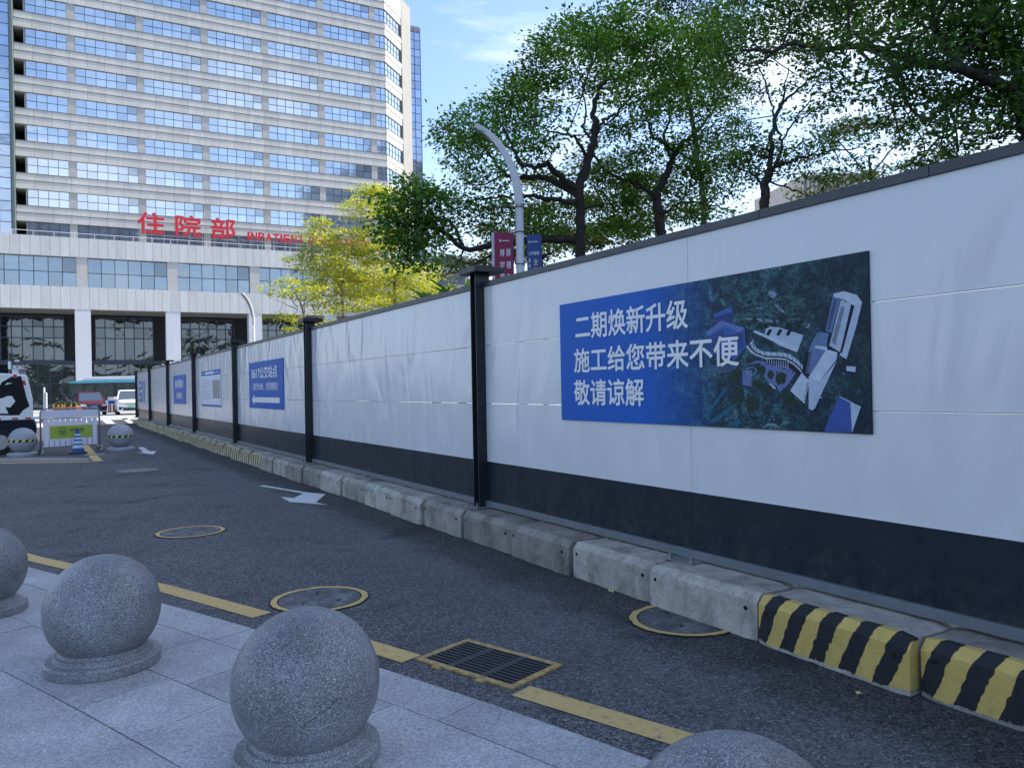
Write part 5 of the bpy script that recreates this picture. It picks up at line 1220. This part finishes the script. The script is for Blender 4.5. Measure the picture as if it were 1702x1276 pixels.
# 1: large tree left of centre
tree(965, 18.7, [
    ([(964, 440, 0), (965, 380, 0), (962, 330, 0), (961, 316, 0)], .19, .13),
    ([(961, 318, 0), (976, 268, .1), (988, 235, .2), (990, 205, .3), (986, 185, .4), (998, 150, .4), (1010, 110, .5), (1000, 60, .3)], .15, .03),
    ([(962, 313, 0), (924, 289, -.3), (912, 274, -.5), (889, 277, -.7), (865, 272, -.9), (850, 240, -1.1), (835, 205, -1.2)], .11, .02),
    ([(960, 325, 0), (918, 300, .3), (889, 295, .5), (847, 295, .8), (827, 275, 1.0), (795, 235, 1.3), (760, 225, 1.4)], .12, .02),
    ([(960, 340, 0), (905, 328, -.4), (877, 325, -.7), (845, 326, -1.0), (818, 328, -1.2), (775, 335, -1.5)], .08, .015),
    ([(963, 400, 0), (905, 398, -.2), (860, 402, -.5), (825, 408, -.9), (770, 413, -1.4), (745, 390, -1.6), (727, 382, -1.8), (690, 376, -2), (660, 372, -2.1)], .13, .02),
    ([(770, 411, -1.4), (757, 380, -1.4), (735, 363, -1.5), (714, 356, -1.6), (690, 330, -1.6)], .055, .015),
    ([(770, 413, -1.4), (765, 432, -1.2), (748, 450, -1.2), (733, 468, -1.1)], .035, .01),
    ([(988, 228, .2), (1001, 203, .3), (1024, 189, .5), (1048, 165, .8), (1090, 140, 1.2)], .06, .015),
    ([(976, 262, .1), (960, 236, -.2), (942, 224, -.4), (906, 215, -.8), (870, 190, -1)], .06, .012),
    ([(987, 232, .2), (970, 215, .7), (975, 180, 1.0), (960, 120, 1.3), (935, 80, 1.4)], .05, .012),
    ([(961, 350, 0), (1000, 340, 1.2), (1030, 345, 2.0)], .05, .015)],
    [(762, 218, 45, 30), (800, 195, 45, 30), (775, 258, 32, 34), (850, 172, 42, 32), (830, 225, 40, 28), (880, 200, 34, 28), (866, 135, 30, 26), (905, 110, 38, 40), (893, 160, 30, 24),
     (920, 70, 38, 30), (960, 55, 38, 34), (1005, 45, 44, 34), (1052, 50, 44, 38), (985, 95, 44, 32), (1040, 105, 44, 36), (1090, 85, 44, 45), (950, 130, 30, 22, 1, .6), (1010, 150, 40, 26), (1060, 160, 44, 26),
     (1100, 140, 40, 34), (930, 190, 34, 20, -1, .5), (905, 235, 44, 20, -.8, .8), (860, 262, 40, 18, 0, .8), (1010, 225, 44, 26, 1, .7), (1050, 205, 40, 22, 1.2, .7), (820, 300, 36, 22, 0, .7), (770, 305, 30, 24, 0, .5),
     (905, 345, 46, 22, .6, .8), (860, 350, 44, 20, -.5, .7), (805, 345, 40, 22, -.8, .8), (757, 340, 34, 22, -1, .9), (925, 300, 36, 18, .8, .7), (1000, 295, 36, 24, 1.2, .9), (930, 392, 44, 20, .5, .8), (860, 385, 40, 18, .8, .7), (800, 380, 36, 18, -1, .6),
     (690, 318, 26, 22, -1.7, 1.3), (705, 345, 38, 30, -1.8, 1.2), (665, 350, 30, 28, -2, 1.3), (648, 375, 18, 24, -2.1, 1.3), (680, 385, 34, 26, -2, 1.2), (675, 420, 24, 22, -1.8, 1.1), (672, 440, 14, 14, -1.8, 1), (725, 372, 34, 24, -1.6, 1.0), (700, 405, 34, 18, -1.3, .7), (745, 398, 34, 16, -.8, .5),
     (727, 445, 20, 14, -1.2, .6), (745, 425, 24, 10, 1.2, .5), (1015, 340, 40, 20, 1.8), (1000, 375, 44, 16, 1.5)],
    'large dark green tree with a low bough reaching left, behind the near lamp', LEAF_D, BARK, leaf=.115, dens=1.2, tuft=21)
# 2: forked tree right of it
tree(1102, 20, [
    ([(1100, 420, 0), (1097, 376, 0), (1092, 340, 0), (1091, 325, 0)], .19, .15),
    ([(1091, 325, 0), (1054, 304, .3), (1019, 292, .5), (989, 262, .6), (975, 235, .6)], .10, .02),
    ([(1092, 326, 0), (1108, 290, 0), (1121, 258, 0)], .13, .10),
    ([(1121, 258, 0), (1106, 237, -.3), (1083, 227, -.6), (1080, 206, -.8), (1060, 188, -1)], .07, .015),
    ([(1115, 268, 0), (1104, 224, .5), (1112, 200, .7), (1110, 165, .9), (1100, 140, 1)], .06, .015),
    ([(1121, 258, 0), (1134, 239, .3), (1160, 218, .7), (1187, 183, 1.2), (1205, 160, 1.4)], .09, .015),
    ([(1150, 225, .5), (1172, 214, .3), (1195, 208, .2)], .03, .01),
    ([(1096, 360, 0), (1140, 335, .8), (1190, 345, 1.5), (1230, 352, 2)], .05, .012)],
    [(1130, 150, 46, 34), (1170, 110, 46, 38), (1150, 70, 44, 36), (1185, 60, 40, 40), (1195, 150, 40, 32), (1120, 195, 44, 20, 0, .6), (1160, 190, 40, 22, 0, .7), (1080, 245, 40, 24, 0, .9), (1045, 262, 36, 18, .5, .9), (1150, 240, 40, 22, 0, .7), (1190, 225, 42, 22, 0, .8),
     (1060, 290, 40, 16, .5, .9), (1125, 285, 46, 22, .3, 1), (1180, 280, 50, 20, 0, .9), (1075, 330, 46, 22, .5, 1), (1140, 320, 46, 18, .4, .9), (1190, 322, 50, 16, .8, .7), (1040, 365, 44, 18, .8, 1), (1020, 300, 40, 20, .6, 1), (1070, 385, 40, 10, .5, 1), (1140, 365, 46, 14, .5, .9), (1090, 200, 30, 16, -.6, .5), (1190, 350, 36, 10, 1, .6)],
    'forked dark tree with a slim trunk, between the largest trees behind the fence', LEAF_D, BARK, leaf=.115, dens=1.25, tuft=18)
# 3: slender tree with spreading layers
tree(1272, 15.5, [
    ([(1270, 360, 0), (1273, 330, 0), (1274, 301, 0), (1278, 285, 0)], .13, .11),
    ([(1277, 292, 0), (1281, 258, 0), (1284, 222, 0), (1291, 190, 0), (1300, 171, 0)], .075, .045),
    ([(1280, 290, 0), (1294, 263, .15), (1299, 236, .2), (1291, 208, .2), (1284, 178, .3), (1274, 142, .4), (1262, 112, .4), (1245, 82, .5)], .05, .012),
    ([(1297, 178, 0), (1303, 168, 0), (1318, 158, -.2), (1341, 133, -.4), (1370, 110, -.5)], .05, .012),
    ([(1300, 171, 0), (1304, 140, .3), (1312, 110, .5)], .035, .01),
    ([(1300, 233, 0), (1320, 205, .4), (1350, 160, .6), (1372, 135, .7)], .03, .008),
    ([(1288, 278, 0), (1315, 268, -.3), (1341, 260, -.5), (1377, 251, -.8), (1436, 245, -1.2)], .05, .012),
    ([(1274, 320, 0), (1262, 300, .2), (1238, 283, .4), (1210, 272, .6)], .045, .012),
    ([(1276, 300, 0), (1310, 312, .3), (1345, 325, .5)], .03, .01)],
    [(1215, 262, 40, 16), (1245, 240, 44, 20), (1230, 285, 40, 14), (1270, 262, 44, 20, .5, 1.1), (1260, 290, 40, 12), (1310, 282, 40, 14, .4, .8), (1345, 250, 46, 14, -.5, .8), (1390, 238, 50, 14, -.8, .8), (1345, 285, 50, 12, .8, .7), (1390, 268, 50, 12, -.8, .6), (1240, 200, 34, 22, .3, .5), (1330, 195, 36, 20, 0, .5), (1370, 170, 40, 16, 0, .5),
     (1255, 150, 34, 24, .5, .6), (1320, 140, 34, 18, .3, .5), (1225, 120, 30, 26, .6, .7), (1360, 130, 36, 16, 0, .6), (1425, 300, 46, 9, .5, .7), (1370, 305, 44, 8, .6, .7), (1210, 318, 36, 12, .8, .6)],
    'slender layered tree with an open fork, standing clear against the sky', LEAF_D2, BARK, leaf=.09, dens=1.6, tuft=17, flat=.6)
# 4: big tree at the right edge
tree(1735, 10.5, [
    ([(1735, 330, 0), (1728, 280, 0), (1718, 235, 0), (1708, 200, 0)], .22, .17),
    ([(1708, 205, 0), (1690, 165, 0), (1665, 145, -.1), (1642, 133, -.2), (1592, 112, -.4), (1524, 103, -.6), (1465, 86, -.8), (1406, 78, -1), (1318, 78, -1.1), (1230, 84, -1.2)], .12, .02),
    ([(1600, 115, -.4), (1560, 60, -.1), (1533, 20, .2), (1495, 0, .4), (1440, -30, .5)], .06, .015),
    ([(1700, 180, 0), (1690, 120, .5), (1660, 60, .8), (1630, 0, 1), (1600, -60, 1.1)], .1, .02),
    ([(1712, 215, 0), (1650, 205, .4), (1607, 206, .6), (1560, 235, .9), (1520, 265, 1.1)], .05, .012),
    ([(1642, 133, -.2), (1590, 160, .2), (1530, 170, .5), (1460, 185, .7)], .05, .012),
    ([(1705, 190, 0), (1750, 120, 0), (1790, 40, 0), (1800, -60, .2)], .13, .03),
    ([(1524, 103, -.6), (1470, 130, -.3), (1400, 140, 0)], .035, .01)],
    [(1225, 50, 44, 30), (1215, 100, 40, 20), (1280, 45, 50, 30), (1285, 90, 46, 18), (1340, 35, 50, 32), (1345, 80, 50, 20), (1400, 30, 50, 34), (1405, 75, 50, 20), (1465, 45, 50, 26), (1440, 10, 50, 24), (1510, 75, 50, 24), (1560, 30, 46, 34, 0, 1.4), (1550, 90, 50, 24), (1610, 50, 50, 44, 0, 1.6), (1620, 100, 50, 26, 0, 1.4), (1665, 30, 50, 44, 0, 1.6), (1680, 90, 44, 40, 0, 1.6), (1720, 50, 50, 50, 0, 1.5),
     (1640, 150, 50, 22, 0, 1.2), (1690, 150, 40, 30, 0, 1.2), (1570, 140, 50, 18, 0, 1.1), (1500, 125, 50, 16), (1440, 118, 50, 14, 0, .8), (1380, 112, 46, 14, 0, .8), (1450, 165, 50, 14), (1395, 155, 40, 12, 0, .7), (1520, 165, 50, 14), (1590, 180, 50, 18, 0, 1.1), (1660, 190, 46, 20, 0, 1.1), (1700, 200, 40, 24, 0, 1.2), (1530, 200, 50, 12, 0, .8), (1470, 205, 44, 10, 0, .7), (1600, 215, 50, 14), (1660, 232, 46, 14), (1560, 245, 50, 11, 0, .9), (1500, 238, 44, 9, 0, .6), (1520, 275, 46, 9, 0, .9), (1590, 262, 44, 9, 0, .8),
     (1760, 120, 50, 50), (1780, 30, 60, 60), (1740, 200, 50, 30), (1500, -30, 60, 40), (1600, -40, 70, 50), (1700, -40, 70, 50), (1400, -25, 60, 35), (1310, -10, 50, 30), (1820, 120, 50, 50), (1830, -40, 60, 60)],
    'big dark tree at the right edge, its long bough reaching left across the sky', LEAF_D2, BARK, leaf=.078, dens=2.35, tuft=20, tr=.3, flat=.55, twig=.008)
# 5: feathery tree top far above and behind
tree(1170, 27, [
    ([(1170, 380, 0), (1165, 300, 0), (1150, 200, 0), (1130, 100, 0)], .16, .08),
    ([(1130, 100, 0), (1118, 50, 0), (1108, 10, 0), (1100, -20, 0)], .06, .015), ([(1140, 150, 0), (1165, 80, .5), (1185, 30, .8)], .05, .012)],
    [(1080, 8, 40, 14, 0, .8), (1125, 20, 36, 22, 0, .6), (1160, 30, 40, 30, 0, .6), (1190, 5, 44, 26, 0, .7), (1240, -5, 44, 26, 0, .7), (1100, 45, 30, 20, 0, .5), (1200, 60, 40, 26, 0, .6), (1150, -20, 60, 26, 0, .7), (1180, 260, 60, 40, 1, .5), (1220, 170, 50, 40, 1, .4)],
    'thin feathery tree whose top shows above the forked dark tree', LEAF_D2, BARK, leaf=.12, dens=1.2, tuft=16)
# 6-8: sunlit yellow-green trees by the podium
YG = 'sunlit yellow green trees before the podium'
tree(652, 40, [
    ([(655, 540, 0), (656, 480, 0), (652, 430, 0), (650, 390, 0), (645, 350, 0), (632, 325, 0), (618, 310, 0)], .17, .03),
    ([(652, 440, 0), (628, 415, .3), (600, 398, .6), (570, 385, .8)], .06, .012), ([(651, 400, 0), (670, 380, -.4), (700, 372, -.7)], .05, .012), ([(655, 470, 0), (620, 452, -.4), (585, 445, -.8), (555, 440, -1)], .06, .012),
    ([(655, 460, 0), (690, 440, .4), (715, 445, .8)], .05, .012), ([(648, 370, 0), (615, 352, .3), (590, 345, .5)], .04, .01), ([(655, 500, 0), (680, 478, .3), (710, 470, .5)], .04, .01)],
    [(612, 315, 26, 8, 0, 1.2), (640, 322, 24, 7, 0, 1.0), (608, 334, 34, 8), (645, 338, 26, 8), (600, 350, 40, 6), (650, 352, 28, 7), (595, 362, 14, 5, 0, .6), (630, 385, 40, 9), (590, 392, 40, 8), (655, 398, 34, 8), (560, 405, 36, 7), (610, 408, 44, 8), (575, 420, 44, 8), (630, 422, 44, 9), (545, 433, 34, 7), (595, 438, 50, 8), (640, 440, 40, 9), (560, 450, 40, 8), (615, 455, 50, 9), (665, 455, 34, 9), (590, 470, 50, 8), (640, 472, 50, 9),
     (690, 470, 36, 9), (700, 448, 30, 8), (715, 462, 28, 7), (625, 490, 50, 9), (680, 490, 40, 9), (720, 480, 36, 8), (650, 505, 44, 9)],
    'tallest sunlit yellow green tree in flat layers, before the podium', LEAF_Y, BARKP, leaf=.16, dens=1.0, tuft=14, depth=1.6, tr=.5, flat=.7, group=YG)
tree(575, 38, [
    ([(572, 540, 0), (570, 500, 0), (568, 470, 0), (575, 440, 0), (570, 410, 0)], .13, .03), ([(569, 480, 0), (540, 450, .3), (520, 430, .5), (515, 395, .6)], .05, .012), ([(570, 470, 0), (600, 450, -.3), (630, 445, -.5)], .045, .012), ([(569, 490, 0), (535, 475, -.3), (505, 465, -.5)], .045, .012)],
    [(525, 370, 20, 9, 0, .9), (540, 382, 24, 8, 0, .9), (520, 395, 18, 7), (535, 415, 30, 7), (505, 428, 30, 6), (545, 435, 34, 7), (560, 460, 40, 8), (520, 450, 30, 6), (600, 470, 36, 8), (540, 478, 40, 7), (590, 490, 40, 8), (545, 500, 40, 8), (500, 440, 24, 5), (575, 512, 40, 7), (620, 505, 34, 8)],
    'middle sunlit yellow green tree, left of the tallest one', LEAF_Y, BARKP, leaf=.16, dens=1.0, tuft=14, depth=1.4, tr=.5, flat=.7, group=YG)
tree(508, 36, [
    ([(512, 560, 0), (507, 530, 0), (500, 505, 0), (492, 490, 0)], .1, .05), ([(495, 510, 0), (478, 490, .2), (460, 472, .3), (440, 462, .4)], .035, .01), ([(505, 525, 0), (507, 495, -.2), (508, 470, -.3)], .035, .01), ([(500, 510, 0), (530, 490, .2), (545, 480, .3)], .03, .01), ([(495, 515, 0), (470, 503, -.3), (455, 498, -.5)], .03, .01)],
    [(465, 468, 24, 6), (490, 472, 28, 7), (455, 480, 24, 6), (500, 485, 30, 6), (530, 480, 26, 6), (470, 492, 26, 5), (525, 495, 26, 6), (485, 530, 34, 6), (520, 535, 36, 7), (460, 528, 20, 4), (500, 545, 36, 6), (535, 520, 24, 6), (545, 550, 30, 8)],
    'smallest sunlit yellow green tree, leftmost of the three by the far lamp', LEAF_Y, BARKP, leaf=.15, dens=.8, tuft=12, depth=1.1, tr=.4, flat=.7, group=YG)
# more layers of foliage seen through the gaps behind
tree(905, 33, [([(905, 560, 0), (903, 480, 0), (900, 400, 0)], .16, .08), ([(902, 450, 0), (850, 400, 0), (820, 380, 0)], .06, .02), ([(902, 430, 0), (960, 390, 0), (1000, 360, 0)], .06, .02)],
    [(790, 440, 40, 14), (830, 425, 40, 16), (880, 420, 50, 18), (840, 385, 44, 14, 0, .8), (910, 390, 50, 18), (960, 400, 50, 18), (1010, 390, 50, 18), (880, 350, 44, 14, 0, .7), (950, 345, 50, 18, 0, .8), (1020, 330, 50, 20, 0, .8), (900, 300, 44, 16, 0, .6), (1060, 370, 50, 18), (1130, 350, 50, 16, 0, .8), (980, 270, 40, 20, 0, .6), (1080, 300, 50, 20, 0, .7)],
    'sunlit olive green tree seen through the large dark tree', leaf_mat('olive_leaves', (.07, .1, .02), (.13, .16, .03), (.22, .22, .05), .4, (1.3, 1.3, .6)), BARK, leaf=.17, dens=1.3, tuft=14, tr=.5)
tree(1450, 30, [([(1450, 420, 0), (1450, 330, 0), (1445, 260, 0)], .14, .06), ([(1447, 300, 0), (1400, 240, 0), (1380, 215, 0)], .05, .015), ([(1447, 290, 0), (1500, 230, 0), (1530, 210, 0)], .05, .015)],
    [(1385, 215, 44, 10, 0, .8), (1430, 208, 50, 9, 0, 1), (1480, 205, 50, 9, 0, 1), (1410, 225, 44, 8, 0, .8), (1520, 225, 44, 12, 0, .6), (1360, 320, 44, 12, 0, .8), (1420, 292, 50, 12, 0, .8), (1480, 285, 50, 12, 0, .8), (1560, 260, 50, 14, 0, .7), (1340, 260, 44, 10, 0, .5)],
    'pale yellow green tree showing low between the slender tree and the right edge', leaf_mat('pale_leaves', (.1, .14, .03), (.2, .24, .05), (.32, .32, .08), .4, (1.25, 1.25, .6)), BARK, leaf=.14, dens=1.2, tuft=14, tr=.45, flat=.6)
# fan-leaved shrubs behind the first post
def fan_plant(px, py, D_, label, s=1.0):
    b = Z(px, py, D_); root = empty('fan_palm', (b[0], b[1], 0), random.uniform(0, 6), label, 'plant', 'fan leaved plants behind the fence')
    MB().tube([(0, 0, 0), (.03, .02, b[2] - .35)], [.09, .06], 8).build('stem', BARK, root)
    m = MB()
    for k in range(26):
        a = random.uniform(0, 6.283); e = random.uniform(.1, 1.2); L_ = s * random.uniform(.5, .75); pts = []
        for j in range(6):
            t = j / 5; r_ = L_ * t; z = L_ * (math.sin(e) * t - .35 * t * t); wd = .06 * s * math.sin(math.pi * min(t * .9 + .08, 1)); pts.append((r_ * math.cos(e * .5), z, wd))
        vs = []
        for r_, z, wd in pts: vs += [(r_ * math.cos(a) - wd * math.sin(a), r_ * math.sin(a) + wd * math.cos(a), b[2] - .35 + z), (r_ * math.cos(a) + wd * math.sin(a), r_ * math.sin(a) - wd * math.cos(a), b[2] - .35 + z)]
        m.add(vs, [(2 * j, 2 * j + 1, 2 * j + 3, 2 * j + 2) for j in range(5)])
    m.build('fronds', LEAF_D, root)
fan_plant(763, 470, 12.5, 'fan leaved plant just left of the first fence post'); fan_plant(722, 478, 13.5, 'fan leaved plant farther left, above the fence rail', .9)
# cuttings lying along the top rail of the far bays
q = MB()
for k in range(46):
    x = random.uniform(-36, -14); z0 = 2.73; L_ = random.uniform(.2, .5); q.tube([(x, .01, z0), (x + L_ * .5, .01 + random.uniform(-.05, .05), z0 + random.uniform(.01, .06)), (x + L_, random.uniform(-.05, .05), z0 + random.uniform(0, .08))], .012, 4)
sc_o = q.build('wire_scraps', mat('pale_wire', (.6, .6, .58), .6)); sc_o.location = FL(0, 0); sc_o.rotation_euler = (0, 0, FANG); tag(sc_o, 'loose pale plastic scraps lying along the top rail of the far fence bays', 'scraps', kind='stuff')
